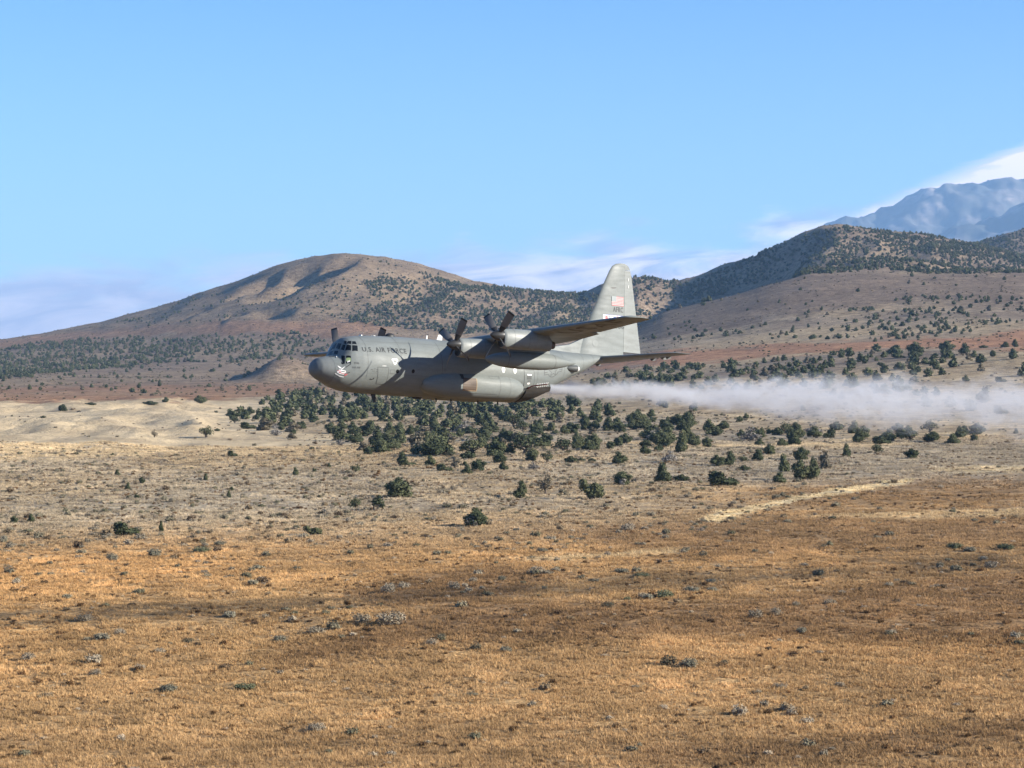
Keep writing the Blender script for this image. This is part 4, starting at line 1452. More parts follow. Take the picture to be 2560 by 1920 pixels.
# ---- doors, hatches, small fittings on the port side
DOOR = shell('crew_door', [(4.377, -7.5), (5.252, -7.7), (5.351, -43.8), (4.605, -43.7)], M_GREY, off=.010, n=8)
part('door_outline', *ribbon([[(4.377, -7.5), (5.252, -7.7), (5.351, -43.8), (4.605, -43.7)]], .030, off=.013), M_SEAM, DOOR)
part('access_panel', *ribbon([[(5.396, -12.1), (5.784, -11.5), (5.831, -18.3), (5.435, -19.0)]], .025), M_SEAM)
disc_shell('round_window', 6.016, -14.0, .13, .15, M_GLASS)
disc_shell('round_window', 7.32, -11.7, .13, .15, M_GLASS)
part('boarding_handle', *ribbon([local_path(4.10, -33.6, [(-.16, .04), (.0, 0), (.13, .04), (.14, .14)])], .05, closed=False, off=.02), M_BLACK)
for k, (dx, dt, w) in enumerate([(-.15, 0, .16), (.08, 1.0, .14), (.28, -.5, .12), (-.02, -3.4, .2), (.26, -3.6, .14)]):
    part('stencil_marking', *ribbon([[(4.0 + dx, -12.3 + dt), (4.0 + dx + w, -12.4 + dt)]], .035, closed=False), M_SEAM)
for k in range(3):
    part('stencil_marking', *ribbon([[(4.78 + .11 * k, -3.6), (4.78 + .11 * k, -5.6)]], .05, closed=False), M_PALE)
o = disc_shell('navigation_light', 7.815, 11.4, .05, .05, M_TAN, off=.02)
for X in (15.19, 16.235):
    # teardrop observation windows, painted white for the sky they reflect
    pts = [(.15 * math.cos(t), .17 * math.sin(t) - (.07 if math.sin(t) < -.8 else 0)) for t in np.linspace(0, 2 * math.pi, 20, endpoint=False)]
    disc_shell('teardrop_window', X, 3.7, 0, 0, M_WHITE, shape=pts, off=.012)
PD = shell('paratroop_door', [(17.07, 6.3), (17.964, 5.2), (18.122, -29.8), (17.216, -32.8)], M_GREY, off=.010, n=8)
part('door_outline', *ribbon([[(17.07, 6.3), (17.964, 5.2), (18.122, -29.8), (17.216, -32.8)]], .035, off=.014), M_SEAM, PD)
shell('door_window', [(17.331, -1.6), (17.77, -2.4), (17.778, -13.1), (17.346, -12.9)], M_SEAM, PD, off=.016)
shell('window_shade', [(17.345, -2.0), (17.755, -2.8), (17.76, -5.4), (17.35, -4.9)], M_WHITE, PD, off=.021)
part('door_handle', *ribbon([local_path(17.60, -18.4, [(-.13, .10), (.12, .10), (.12, -.02), (-.10, -.02)])], .05, off=.018), M_SEAM, PD)
disc_shell('door_latch', 17.58, -21.4, .13, .10, M_PALE, PD, off=.018, n=12)
for X in (19.0, 7.0, 2.95):
    pass
for X in (3.62, 6.32, 18.35, 21.0, 23.1, 24.3):
    part('skin_seam', *ribbon([[(X, t) for t in range(80, -40, -8)]], .018, closed=False), M_SEAM)
for t in (48, -20):
    part('skin_seam', *ribbon([[(X, t) for X in np.arange(3.7, 17.0, .7)]], .014, closed=False), M_SEAM)
for X in (9.8,):
    part('propeller_warning_stripe', *ribbon([[(X, t) for t in range(60, -60, -8)]], .03, closed=False), M_SEAM)

# ---- lettering and marks on the fuselage
fus_text('service_lettering', 'U.S. AIR FORCE', 3.278, 23.2, 22.1, 3.57, .54, M_MARK, 1.15, .010)
fus_text('serial_lettering', '9106', 2.60, -.6, -1.6, .36, .17, M_SEAM, 1.1, .004)
fus_text('wing_lettering', '910 AW', 2.48, -8.2, -10.4, .58, .20, M_SEAM, 1.1, .004)
SH = disc_shell('unit_shield', 5.75, 4.6, 0, 0, M_WHITE, shape=[(-.26, .15), (-.20, .22), (.20, .22), (.26, .15), (.24, .04), (.13, .02), (.15, -.08), (0, -.22), (-.15, -.08), (-.13, .02), (-.24, .04)], off=.012)
disc_shell('shield_emblem', 5.75, 4.6, .10, .10, M_GREY, SH, off=.018, n=10)
part('shield_outline', *ribbon([local_path(5.75, 4.6, [(-.16, .12), (.16, .12), (.14, .06), (-.14, .06)])], .03, off=.020), M_GREY, SH)
disc_shell('faded_patch', 5.74, -1.0, .2, .1, M_NAC, off=.008)
# nose emblem: a winged insect over a red and white shield and scroll
EM = disc_shell('nose_emblem', 1.78, -8.2, 0, 0, M_WHITE, shape=[(-.12, .34), (.12, .30), (.27, .10), (.30, -.10), (.14, -.26), (-.10, -.24), (-.27, -.10), (-.26, .12)], off=.012)
disc_shell('emblem_wing', 1.66, 9.2, 0, 0, M_WHITE, EM, shape=[(-.14, .17), (-.06, .17), (.14, -.12), (.02, -.19)], off=.013)
disc_shell('emblem_wing', 1.86, 3.6, 0, 0, M_WHITE, EM, shape=[(.16, .08), (.10, .13), (-.12, -.02), (-.10, -.12)], off=.014)
for (x, t, pts, mt) in [(1.62, -3.8, [(-.12, .02), (.10, .05), (.16, .0), (.05, -.05), (-.10, -.04)], M_PINK), (1.74, -9.4, [(-.14, .05), (0, .09), (.05, .0), (-.10, -.05)], M_PINK),
                        (1.90, -12.0, [(-.12, .03), (.16, .0), (.15, -.03), (-.11, -.01)], M_PINK), (2.10, -18.5, [(-.12, .06), (.08, .09), (.10, -.04), (-.08, -.10)], M_PINK),
                        (1.86, -5.6, [(-.10, .03), (.16, -.01), (.14, -.05), (-.08, -.02)], M_MARK)]:
    disc_shell('emblem_detail', x, t, 0, 0, mt, EM, shape=pts, off=.020)
disc_shell('emblem_scroll', 1.66, -20.6, 0, 0, M_PALE, EM, shape=[(-.30, .16), (-.22, .20), (.06, -.02), (.34, -.10), (.32, -.20), (.06, -.16), (-.20, .02)], off=.017)
part('emblem_detail', *ribbon([[(2.05, 2.0), (2.40, 1.2)], [(2.15, -14.8), (2.35, -15.6)]], .05, closed=False), M_MARK, EM)
# national insignia, outline only
_star = []
for i in range(10):
    rr = .46 if i % 2 == 0 else .18
    a = math.pi / 2 + i * math.pi / 5
    _star.append((rr * math.cos(a), rr * math.sin(a) + .0))
_out = []
for t in np.linspace(math.radians(202), math.radians(338), 14):
    _out.append((.50 * math.cos(t), .50 * math.sin(t)))
_out += [(.50, -.16), (.88, -.16), (.88, .20), (.50, .20)]
for t in np.linspace(math.radians(22), math.radians(158), 14):
    _out.append((.50 * math.cos(t), .50 * math.sin(t)))
_out += [(-.50, .20), (-.88, .20), (-.88, -.16), (-.50, -.16)]
INS = part('national_insignia', *ribbon([local_path(19.84, -3.4, _out)], .05), M_SEAM)
part('star_outline', *ribbon([local_path(19.84, -3.4, _star)], .045), M_SEAM, INS)
part('bar_stripe', *ribbon([local_path(19.84, -3.4, [(.58, .02), (.84, .02)]), local_path(19.84, -3.4, [(-.84, .02), (-.58, .02)])], .05, closed=False), M_SEAM, INS)

# ---- antennas, drains, pale plates for hatch glints
DOME = []
V, F = [], []
for i in range(6):
    t = i / 5 * math.pi / 2
    for k in range(16):
        V.append((6.72 + .40 * math.cos(t) * math.cos(k * math.pi / 8), .30 * math.cos(t) * math.sin(k * math.pi / 8), 2.10 + .27 * math.sin(t)))
for i in range(5):
    for k in range(16):
        F.append((i * 16 + k, i * 16 + (k + 1) % 16, (i + 1) * 16 + (k + 1) % 16, (i + 1) * 16 + k))
part('dome_antenna', V, F, M_BLACK, smooth=True, label='dark domed antenna on the roof')


def fin_blade(name, X, Y, z0, z1, c0, c1, sweep, th, mat, parent=None):
    V = []
    for (z, c, s) in ((z0, c0, 0), (z1, c1, sweep)):
        for (fx, fy) in ((0, 0), (.25, .5), (.7, .4), (1, 0), (.7, -.4), (.25, -.5)):
            V.append((X + s + fx * c, Y + fy * th, z))
    F = [(i, (i + 1) % 6, 6 + (i + 1) % 6, 6 + i) for i in range(6)] + [tuple(range(6)), tuple(range(6, 12))]
    return part(name, V, F, mat, parent)


fin_blade('blade_antenna_or_glint', 10.75, 0, 2.08, 2.52, .50, .34, .18, .06, M_PALE)
fin_blade('blade_antenna_or_glint', 9.9, .1, 2.08, 2.42, .14, .10, .03, .05, M_PALE)
fin_blade('blade_antenna_or_glint', 4.1, 0, 2.0, 2.09, .3, .2, .05, .3, M_PALE)  # pale plate standing in for a glint on an escape hatch
fin_blade('blade_antenna_or_glint', 5.05, 0, 2.03, 2.10, .5, .35, .1, .35, M_PALE)  # second pale plate, also a painted glint of a roof hatch
fin_blade('blade_antenna_or_glint', 5.15, 0, -2.03, -2.62, .42, .26, .20, .07, M_BLACK)
fin_blade('blade_antenna_or_glint', 4.85, .15, -1.95, -2.16, .85, .7, .1, .25, M_PALE)
for X in (10.7, 12.0, 14.4, 16.2):
    fin_blade('drain_mast', X, 0, -2.05, -2.36, .16, .10, .05, .06, M_BLACK)
fin_blade('beacon_fairing', 8.6, 0, -2.05, -2.22, 1.0, .7, .15, .3, M_BLACK)


# ---- wings
def naca(t, f):
    return 5 * t * (.2969 * math.sqrt(f) - .126 * f - .3516 * f * f + .2843 * f ** 3 - .1036 * f ** 4)


def w_le(y):
    return float(np.interp(y, [0, 20.2], [11.12, 11.85]))


def w_te(y):
    return float(np.interp(y, [0, 9.6, 20.2], [16.05, 16.05, 14.02]))


def w_tc(y):
    return float(np.interp(y, [0, 20.2], [.175, .115]))


def w_z(y):
    return 1.70 + .0325 * y


def w_point(y, f, up, end=1.0):
    le, te = w_le(y), w_te(y)
    c = te - le
    inc = math.radians(float(np.interp(y, [0, 20], [2.6, .2])))
    z = naca(w_tc(y), f) * c
    camb = .022 * c * 4 * f * (1 - f)
    X = le + f * c
    return np.array([X, 0, w_z(y) - math.tan(inc) * (f - .25) * c + camb + (z if up else -z) * end])


def wing_section(y, f0, f1, n=12, shrink=1.0, end=1.0):
    fs = [f0 + (f1 - f0) * (1 - math.cos(math.pi * i / n)) / 2 for i in range(n + 1)]
    up = [w_point(y, f, True, end) for f in fs]
    lo = [w_point(y, f, False, end) for f in fs]
    P = up + lo[::-1]
    if f0 == 0:
        P = up + lo[::-1][:-1]
    if shrink < 1:
        le, te = w_le(y), w_te(y)
        cx = le + .62 * (te - le)
        for p in P:
            p[0] = cx + (p[0] - cx) * shrink
    return P


def wing_loft(ys, f0, f1, side, shrinks=None, ends=None, n=12, drop=0.0):
    V, F, m = [], [], None
    for i, y in enumerate(ys):
        P = wing_section(y, f0, f1, n, shrinks[i] if shrinks else 1, ends[i] if ends else 1)
        h = w_point(y, f0, False)
        for p in P:
            if drop:
                dx = p[0] - h[0]
                p = np.array([p[0], 0, p[2] - math.tan(drop) * dx])
            V.append((p[0], side * y, p[2]))
        m = len(P)
    for i in range(len(ys) - 1):
        for k in range(m):
            k2 = (k + 1) % m
            F.append((i * m + k, i * m + k2, (i + 1) * m + k2, (i + 1) * m + k))
    F += [tuple(range(m)), tuple(range((len(ys) - 1) * m, len(ys) * m))]
    return V, F


def prop_and_engine(side, yh, zh, up_angle):
    """nacelle with intake and exhaust, spinner with four blades; up_angle from straight up towards starboard"""
    y, hub = side * yh, 8.82
    st = [(.26, .43, -.80, .43), (.34, .47, -.85, .49), (.6, .49, -.88, .53), (1.2, .51, -.88, .56), (2.2, .53, -.87, .56), (3.2, .50, -.86, .53), (3.9, .42, -.86, .46), (4.35, .10, -.84, .36)]
    A = np.array(st)

    def nsurf(x, th):
        t, b, w = (np.interp(x, A[:, 0], A[:, k]) for k in (1, 2, 3))
        zc = (t + b) / 2
        c, s = math.cos(th), math.sin(th)
        p = 2.35
        return np.array([hub + x, y - w * math.copysign(abs(c) ** (2 / p), c), zh + zc + (t - zc) * math.copysign(abs(s) ** (2 / p), s)])
    N = part('engine_nacelle', *loft_rings([s[0] for s in st[:2]] + list(np.linspace(.45, 4.35, 16)), nsurf, 36), M_NAC, smooth=True, sharp=38)

    def n_in(p):
        return (p[0], y, zh - .2)
    # dark intake mouth under the spinner, with a lip
    V = [(hub + .255, y + .37 * math.cos(t), zh - .44 + .36 * math.sin(t)) for t in np.linspace(0, 2 * math.pi, 24, endpoint=False)]
    V += [(hub + .30, p[1], p[2]) for p in V[:24]]
    F = [(i, (i + 1) % 24, 24 + (i + 1) % 24, 24 + i) for i in range(24)] + [tuple(range(24))]
    part('air_intake', V, F, M_BLACK, N)
    # exhaust
    V, F = [], []
    branch(V, F, (hub + 4.0, y, zh - .42), (hub + 4.72, y, zh - .40), .30, .27, 18)
    branch(V, F, (hub + 4.05, y, zh - .42), (hub + 4.70, y, zh - .40), .24, .22, 18)
    F.append(tuple(range(36, 54)))
    part('exhaust_pipe', V, F, M_RUST, N)
    part('cowl_seam', *ribbon([[(x, t) for t in range(80, -80, -16)] for x in (1.05, 2.3)], .022, nsurf, n_in, closed=False), M_SEAM, N)
    # spinner
    pr = [(-.68, .0), (-.665, .05), (-.62, .10), (-.52, .175), (-.38, .25), (-.2, .32), (0, .37), (.15, .40), (.25, .41)]
    V, F = [], []
    for (x, r) in pr:
        for k in range(24):
            V.append((x, r * math.cos(k * math.pi / 12), r * math.sin(k * math.pi / 12)))
    for i in range(len(pr) - 1):
        for k in range(24):
            F.append((i * 24 + k, i * 24 + (k + 1) % 24, (i + 1) * 24 + (k + 1) % 24, (i + 1) * 24 + k))
    F.append(tuple(range((len(pr) - 1) * 24, len(pr) * 24)))
    S = part('propeller', V, F, M_SPIN, smooth=True, sharp=40)
    S.location = (hub, y, zh)
    # blade pointing up at angle 0
    rs = [.30, .45, .62, .80, .82, 1.1, 1.4, 1.7, 1.93, 1.935, 2.03, 2.06]
    V, F = [], []
    for r in rs:
        c = float(np.interp(r, [.3, .5, .8, 1.2, 1.8, 2.03, 2.06], [.24, .34, .45, .52, .53, .50, .44]))
        beta = math.radians(float(np.interp(r, [.3, .8, 1.4, 2.06], [64, 53, 42, 33])))
        th = float(np.interp(r, [.3, .8, 2.06], [.20, .075, .03]))
        for (f, tt) in ((-.5, 0), (-.3, .42), (.05, .5), (.35, .3), (.5, 0), (.35, -.2), (.05, -.3), (-.3, -.25)):
            ch, nn = f * c, tt * th
            # chord runs towards +Y (direction of turning) and forward
            V.append((-math.sin(beta) * ch - math.cos(beta) * nn, math.cos(beta) * ch - math.sin(beta) * nn, r))
    mi = []
    for i in range(len(rs) - 1):
        for k in range(8):
            F.append((i * 8 + k, i * 8 + (k + 1) % 8, (i + 1) * 8 + (k + 1) % 8, (i + 1) * 8 + k))
            mi.append(0 if rs[i + 1] <= .81 else (2 if rs[i] >= 1.93 else 1))
    F.append(tuple(range((len(rs) - 1) * 8, len(rs) * 8)))
    mi.append(2)
    B = part('propeller_blade', V, F, [M_BLACK, M_BLADE, M_BLACK], S, smooth=True, sharp=40)
    for p_, m_ in zip(B.data.polygons, mi):
        p_.material_index = m_
    for k in range(4):
        b = B if k == 0 else B.copy()
        if k:
            COL.objects.link(b)
        b.parent = S
        b.rotation_euler = (-math.radians(up_angle + 90 * k), 0, 0)
    return N


def lathe_x(prof, y, zf, n=32):
    V, F = [], []
    for (x, r) in prof:
        for k in range(n):
            a = 2 * math.pi * k / n
            V.append((x, y + r * math.cos(a), zf(x) + r * math.sin(a)))
    for i in range(len(prof) - 1):
        for k in range(n):
            k2 = (k + 1) % n
            F.append((i * n + k, i * n + k2, (i + 1) * n + k2, (i + 1) * n + k))
    F += [tuple(range(n)), tuple(range((len(prof) - 1) * n, len(prof) * n))]
    return V, F


for side in (-1, 1):
    ys = [0, 1.2, 2.4, 4, 6, 8, 9.6, 11, 13, 15, 17, 18.6, 19.5, 19.95, 20.15, 20.22]
    W = part('wing', *wing_loft(ys, 0, .735, side, [1] * 13 + [.97, .88, .72], [1] * 13 + [.85, .5, .15], 14), M_GREY, smooth=True, sharp=45)
    part('flap', *wing_loft([2.1, 5, 9.6, 13.0], .738, 1.0, side, n=8, drop=math.radians(7)), M_GREY, W, smooth=True, sharp=45)
    part('aileron', *wing_loft([13.06, 16, 18.6, 19.5], .738, 1.0, side, n=8), M_GREY, W, smooth=True, sharp=45)
    # trailing point of the tip
    V, F = wing_loft([19.54, 19.9, 20.1, 20.18], .738, 1.0, side, [1, .96, .9, .8], [1, .8, .5, .2], 8)
    part('wing_tip', V, F, M_GREY, W, smooth=True, sharp=45)
    for (yh, zh, ang) in ((10.15, 1.64, {-1: -46, 1: 16}[side]), (5.01, 1.35, {-1: -34, 1: -30}[side])):
        prop_and_engine(side, yh, zh, ang)
    # underwing fuel tank on its pylon
    prof = [(9.55, .01), (9.6, .10), (9.8, .22), (10.2, .36), (10.8, .48), (11.6, .57), (12.4, .61), (14.2, .61), (14.9, .57), (15.6, .48), (16.3, .35), (16.9, .21), (17.3, .10), (17.5, .02)]
    T = part('fuel_tank', *lathe_x(prof, side * 7.7, lambda x: .24 + (x - 9.5) * .014), M_GREY, smooth=True, sharp=50)
    V = []
    for (z, x0, x1, th) in ((.72, 11.6, 15.2, .20), (1.72, 11.5, 15.0, .24)):
        for (fx, fy) in ((0, 0), (.2, .5), (.7, .45), (1, 0), (.7, -.45), (.2, -.5)):
            V.append((x0 + fx * (x1 - x0), side * 7.7 + fy * th, z))
    part('pylon', V, [(i, (i + 1) % 6, 6 + (i + 1) % 6, 6 + i) for i in range(6)] + [tuple(range(6)), tuple(range(6, 12))], M_GREY, T)
    for X in (11.2, 15.3):
        r = float(np.interp(X, [p[0] for p in prof], [p[1] for p in prof])) + .004
        part('tank_band', *lathe_x([(X, r), (X + .03, r)], side * 7.7, lambda x: .24 + (x - 9.5) * .014), M_SEAM, T, smooth=True, sharp=40)

# ---- big letters under the port wing
V, F = text_geom('USAF', 2.15, 6.6, 1.1, .02)
_o = []
for v in V:
    y = 12.35 + v[0]
    X = 13.55 - (v[0] / 6.6) * .30 - v[1]
    f = (X - w_le(y)) / (w_te(y) - w_le(y))
    p = w_point(y, min(max(f, .02), .98), False)
    _o.append((X, -y, p[2] - .012))
part('underwing_lettering', _o, F, M_DARKMARK)
for X in (12.4,):
    pass

# ---- landing gear fairings
SP = np.array([(8.35, 1.95, -.85, -1.45), (8.6, 2.12, -.62, -1.7), (9.1, 2.30, -.42, -1.88), (10, 2.40, -.24, -2.03), (11.2, 2.46, -.16, -2.09), (14.6, 2.46, -.16, -2.09), (15.6, 2.43, -.20, -2.07), (16.3, 2.35, -.30, -2.0), (16.8, 2.22, -.48, -1.86), (17.1, 2.05, -.72, -1.6)])


def sp_surf_side(side):
    def sp(x, th):
        yo, t, b = (np.interp(x, SP[:, 0], SP[:, k]) for k in (1, 2, 3))
        yc, zc = 1.35, (t + b) / 2
        c, s = math.cos(th), math.sin(th)
        p = 2.25
        return np.array([x, side * (yc + (yo - yc) * math.copysign(abs(c) ** (2 / p), c)), zc + (t - zc) * math.copysign(abs(s) ** (2 / p), s)])
    return sp


for side in (-1, 1):
    sps = sp_surf_side(side)
    G = part('landing_gear_fairing', *loft_rings(np.concatenate([np.linspace(8.35, 10, 10), np.linspace(10.5, 15.5, 11), np.linspace(15.7, 17.1, 10)]), sps, 48), M_GREY, smooth=True, sharp=50)

    def sp_in(p, side=side):
        return (p[0], side * 1.35, -1.1)
    part('fairing_seam', *ribbon([[(14.75, t) for t in range(70, -75, -10)]], .022, sps, sp_in, closed=False), M_SEAM, G)
    part('fairing_seam', *ribbon([[(15.7, t) for t in range(70, -75, -10)]], .022, sps, sp_in, closed=False), M_SEAM, G)
    part('fairing_seam', *ribbon([[(12.1, -38), (13.0, -38), (13.9, -38), (14.6, -38)]], .03, sps, sp_in, closed=False), M_SEAM, G)
    part('access_hatch', *ribbon([[(13.85, 43), (14.65, 43), (14.65, 28), (13.85, 28)]], .018, sps, sp_in), M_SEAM, G)
    if side < 0:
        shell('exhaust_panel', [(11.42, 24), (12.62, 24), (12.62, -25), (11.42, -25)], M_RUST, G, sps, sp_in, off=.012, label='heat stained brown panel')
        part('panel_frame', *ribbon([[(12.62, 24), (12.62, -26), (11.42, -26)]], .06, sps, sp_in, off=.018, closed=False), M_TAN, G)
        shell('vent_opening', [(11.25, 42), (11.55, 42), (11.52, 18), (11.30, 18)], M_BLACK, G, sps, sp_in, off=.014)
    else:
        shell('exhaust_panel', [(11.42, 24), (12.62, 24), (12.62, -25), (11.42, -25)], M_GREY, G, sps, sp_in, off=.012)

# ---- cargo ramp, lowered a little
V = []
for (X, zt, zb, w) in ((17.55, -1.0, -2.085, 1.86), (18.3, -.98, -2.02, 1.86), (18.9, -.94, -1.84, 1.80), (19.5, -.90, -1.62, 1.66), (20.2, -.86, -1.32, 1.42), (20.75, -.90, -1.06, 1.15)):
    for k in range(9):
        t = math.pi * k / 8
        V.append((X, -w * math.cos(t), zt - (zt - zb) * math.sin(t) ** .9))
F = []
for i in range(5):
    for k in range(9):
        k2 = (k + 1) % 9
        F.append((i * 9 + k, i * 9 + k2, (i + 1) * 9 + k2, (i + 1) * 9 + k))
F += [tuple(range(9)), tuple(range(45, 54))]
part('cargo_ramp', V, F, M_DARKRAMP, smooth=True, sharp=40)

# ---- fin, rudder, dorsal fillet
FIN_LE = [(1.8, 23.3), (4.49, 24.75), (7.24, 26.10), (8.40, 26.72), (8.80, 27.0), (9.0, 27.35), (9.08, 27.8)]
FIN_TE = [(1.8, 29.95), (2.33, 29.85), (5.14, 29.42), (8.2, 28.92), (8.62, 28.80), (8.95, 28.62), (9.08, 28.25)]


def fin_le(z):
    return float(np.interp(z, [p[0] for p in FIN_LE], [p[1] for p in FIN_LE]))


def fin_te(z):
    return float(np.interp(z, [p[0] for p in FIN_TE], [p[1] for p in FIN_TE]))


def fin_half(z, X):
    le, te = fin_le(z), fin_te(z)
    tc = .115 * float(np.interp(z, [1.8, 8.6, 8.95, 9.08], [1, 1, .8, .3]))
    f = min(max((X - le) / (te - le), 0), 1)
    return naca(tc, f) * (te - le)


def fin_part(name, f0, f1, zs, mat, parent=None, n=12):
    V, F = [], []
    for z in zs:
        le, te = fin_le(z), fin_te(z)
        fs = [f0 + (f1 - f0) * (1 - math.cos(math.pi * i / n)) / 2 for i in range(n + 1)]
        up = [(le + f * (te - le), -fin_half(z, le + f * (te - le)), z) for f in fs]
        lo = [(x, -y, zz) for (x, y, zz) in up]
        P = up + lo[::-1]
        if f0 == 0:
            P = up + lo[::-1][:-1]
        V += P
        m = len(P)
    for i in range(len(zs) - 1):
        for k in range(m):
            k2 = (k + 1) % m
            F.append((i * m + k, i * m + k2, (i + 1) * m + k2, (i + 1) * m + k))
    F += [tuple(range(m)), tuple(range((len(zs) - 1) * m, len(zs) * m))]
    return part(name, V, F, mat, parent, smooth=True, sharp=40)


FIN = fin_part('tail_fin', 0, .70, [1.8, 3, 4.5, 6, 7.24, 8.0, 8.4, 8.62, 8.8, 8.9, 9.0, 9.05, 9.08], M_GREY)
fin_part('rudder', .704, 1.0, [2.25, 3, 4.5, 6, 7.24, 8.0, 8.4, 8.55], M_NAC, FIN)
fin_part('fin_tip', .704, 1.0, [8.58, 8.75, 8.9, 9.0, 9.05, 9.08], M_GREY, FIN)
V = []
for (X, z, h) in ((18.6, 1.95, .12), (20.8, 2.22, .18), (22.8, 2.55, .24), (24.0, 3.05, .26), (24.7, 4.3, .10)):
    V += [(X, -h, 1.75), (X, -h * .55, z - .04), (X, 0, z), (X, h * .55, z - .04), (X, h, 1.75)]
F = []
for i in range(4):
    for k in range(4):
        F.append((i * 5 + k, i * 5 + k + 1, (i + 1) * 5 + k + 1, (i + 1) * 5 + k))
F += [(0, 1, 2, 3, 4), (20, 21, 22, 23, 24)]
part('dorsal_fillet', V, F, M_GREY, FIN, smooth=True, sharp=50)


def fin_flat(name, pts, mat, parent=FIN, off=.012, tris=None):
    V = [(X - .0, -(fin_half(z, X) + off), z) for (X, z) in pts]
    return part(name, V, tris or [tuple(range(len(pts)))], mat, parent)


def fin_strip(name, X0, X1, z0, z1, mat, parent=FIN, off=.012, n=6):
    V, F = [], []
    for i in range(n + 1):
        X = X0 + (X1 - X0) * i / n
        V += [(X, -(fin_half(z0, X) + off), z0), (X, -(fin_half(z1, X) + off), z1)]
    for i in range(n):
        F.append((2 * i, 2 * i + 1, 2 * i + 3, 2 * i + 2))
    return part(name, V, F, mat, parent)


_sx = -.14
FLAG = fin_strip('flag_marking', 26.95 + _sx, 28.16 + _sx, 5.76, 6.46, M_FLAGWHITE)
_h = .70 / 13
for k in range(0, 13, 2):
    x0 = 26.95 + _sx if k < 6 else 27.44 + _sx
    fin_strip('flag_stripe', x0, 28.16 + _sx, 5.76 + k * _h, 5.76 + (k + 1) * _h, M_PINK, FLAG, off=.028)
fin_strip('flag_canton', 26.95 + _sx, 27.44 + _sx, 5.76 + 6 * _h, 6.46, M_FLAGBLUE, FLAG, off=.034)


def fin_text(name, body, X0, z0, width, size, mat, spacing=1.0):
    V, F = text_geom(body, size, width, spacing, .004)
    return part(name, [(X0 + v[0], -(fin_half(z0 + v[1], X0 + v[0]) + .014), z0 + v[1]) for v in V], F, mat, FIN)


fin_text('command_lettering', 'AFRC', 27.10 + _sx, 5.28, 1.02, .56, M_MARK, 1.15)
fin_text('serial_lettering', '99106', 26.45, 4.02, 1.62, .46, M_MARK, 1.1)
BAND = fin_strip('tail_band', 25.95, 28.3, 4.50, 5.02, M_WHITE)
fin_strip('band_edge', 25.95, 28.3, 4.99, 5.02, M_BLUE, BAND, off=.016)
for i, X in enumerate((26.28, 27.1, 27.9)):
    cz = 4.80
    fin_flat('band_roundel', [(X + .15 * math.cos(t), cz + .15 * math.sin(t)) for t in np.linspace(0, 2 * math.pi, 14, endpoint=False)], M_RED if i != 1 else M_BLUE, BAND, .017)
    fin_flat('band_slash', [(X + .20, 4.98), (X + .30, 4.98), (X + .52, 4.52), (X + .38, 4.52)], M_BLUE if i != 1 else M_RED, BAND, .017)
fin_flat('fin_scoop', [(26.72, 7.10), (26.9, 7.15), (27.35, 7.17), (27.2, 7.09), (26.95, 7.06)], M_BLACK, FIN, .016)
fin_flat('faded_emblem', [(25.15 + .28 * math.cos(t), 2.75 + .26 * math.sin(t)) for t in np.linspace(0, 2 * math.pi, 12, endpoint=False)], M_FADED, FIN, .012)
for z in (7.2, 7.75):
    fin_strip('rudder_hinge', 28.55, 28.60, z, z + .22, M_PALE, FIN, n=1, off=.03)

# ---- tailplane
TP = [(0.0, 24.9, 28.95, .125), (1.0, 25.15, 28.85, .125), (4.5, 25.75, 28.5, .12), (7.2, 26.22, 28.24, .11), (7.75, 26.42, 28.20, .09), (7.98, 26.75, 28.19, .05), (8.05, 27.1, 28.17, .02)]


def tp_sec(y, f0, f1, n=12):
    T = np.array(TP)
    le, te, tc = (float(np.interp(y, T[:, 0], T[:, k])) for k in (1, 2, 3))
    c = te - le
    fs = [f0 + (f1 - f0) * (1 - math.cos(math.pi * i / n)) / 2 for i in range(n + 1)]
    up = [(le + f * c, 1.63 + naca(tc, f) * c * .8) for f in fs]
    lo = [(le + f * c, 1.63 - naca(tc, f) * c * 1.1) for f in fs]
    return up + (lo[::-1] if f0 > 0 else lo[::-1][:-1])


for side in (-1, 1):
    def tp_loft(ys, f0, f1):
        V, F = [], []
        for y in ys:
            P = tp_sec(y, f0, f1)
            V += [(p[0], side * y, p[1]) for p in P]
            m = len(P)
        for i in range(len(ys) - 1):
            for k in range(m):
                k2 = (k + 1) % m
                F.append((i * m + k, i * m + k2, (i + 1) * m + k2, (i + 1) * m + k))
        F += [tuple(range(m)), tuple(range((len(ys) - 1) * m, len(ys) * m))]
        return V, F
    H = part('tailplane', *tp_loft([0, 1, 2.5, 4.5, 6, 7.2, 7.5, 7.75, 7.9, 7.98, 8.05], 0, .69), M_GREY, smooth=True, sharp=45)
    part('elevator', *tp_loft([.9, 2.5, 4.5, 6, 7.2, 7.5], .694, 1.0), M_GREY, H, smooth=True, sharp=45)
    part('stabilizer_tip', *tp_loft([7.53, 7.75, 7.9, 7.98, 8.05], .694, 1.0), M_GREY, H, smooth=True, sharp=45)
    for (y, X, L) in ((3.3, 28.0, .55), (4.6, 27.9, .75), (5.3, 27.8, .55)):
        fin_blade('hinge_fairing', X, side * y, 1.62, 1.42, L * 1.2, L * .7, L * .3, .10, M_SEAM, H)

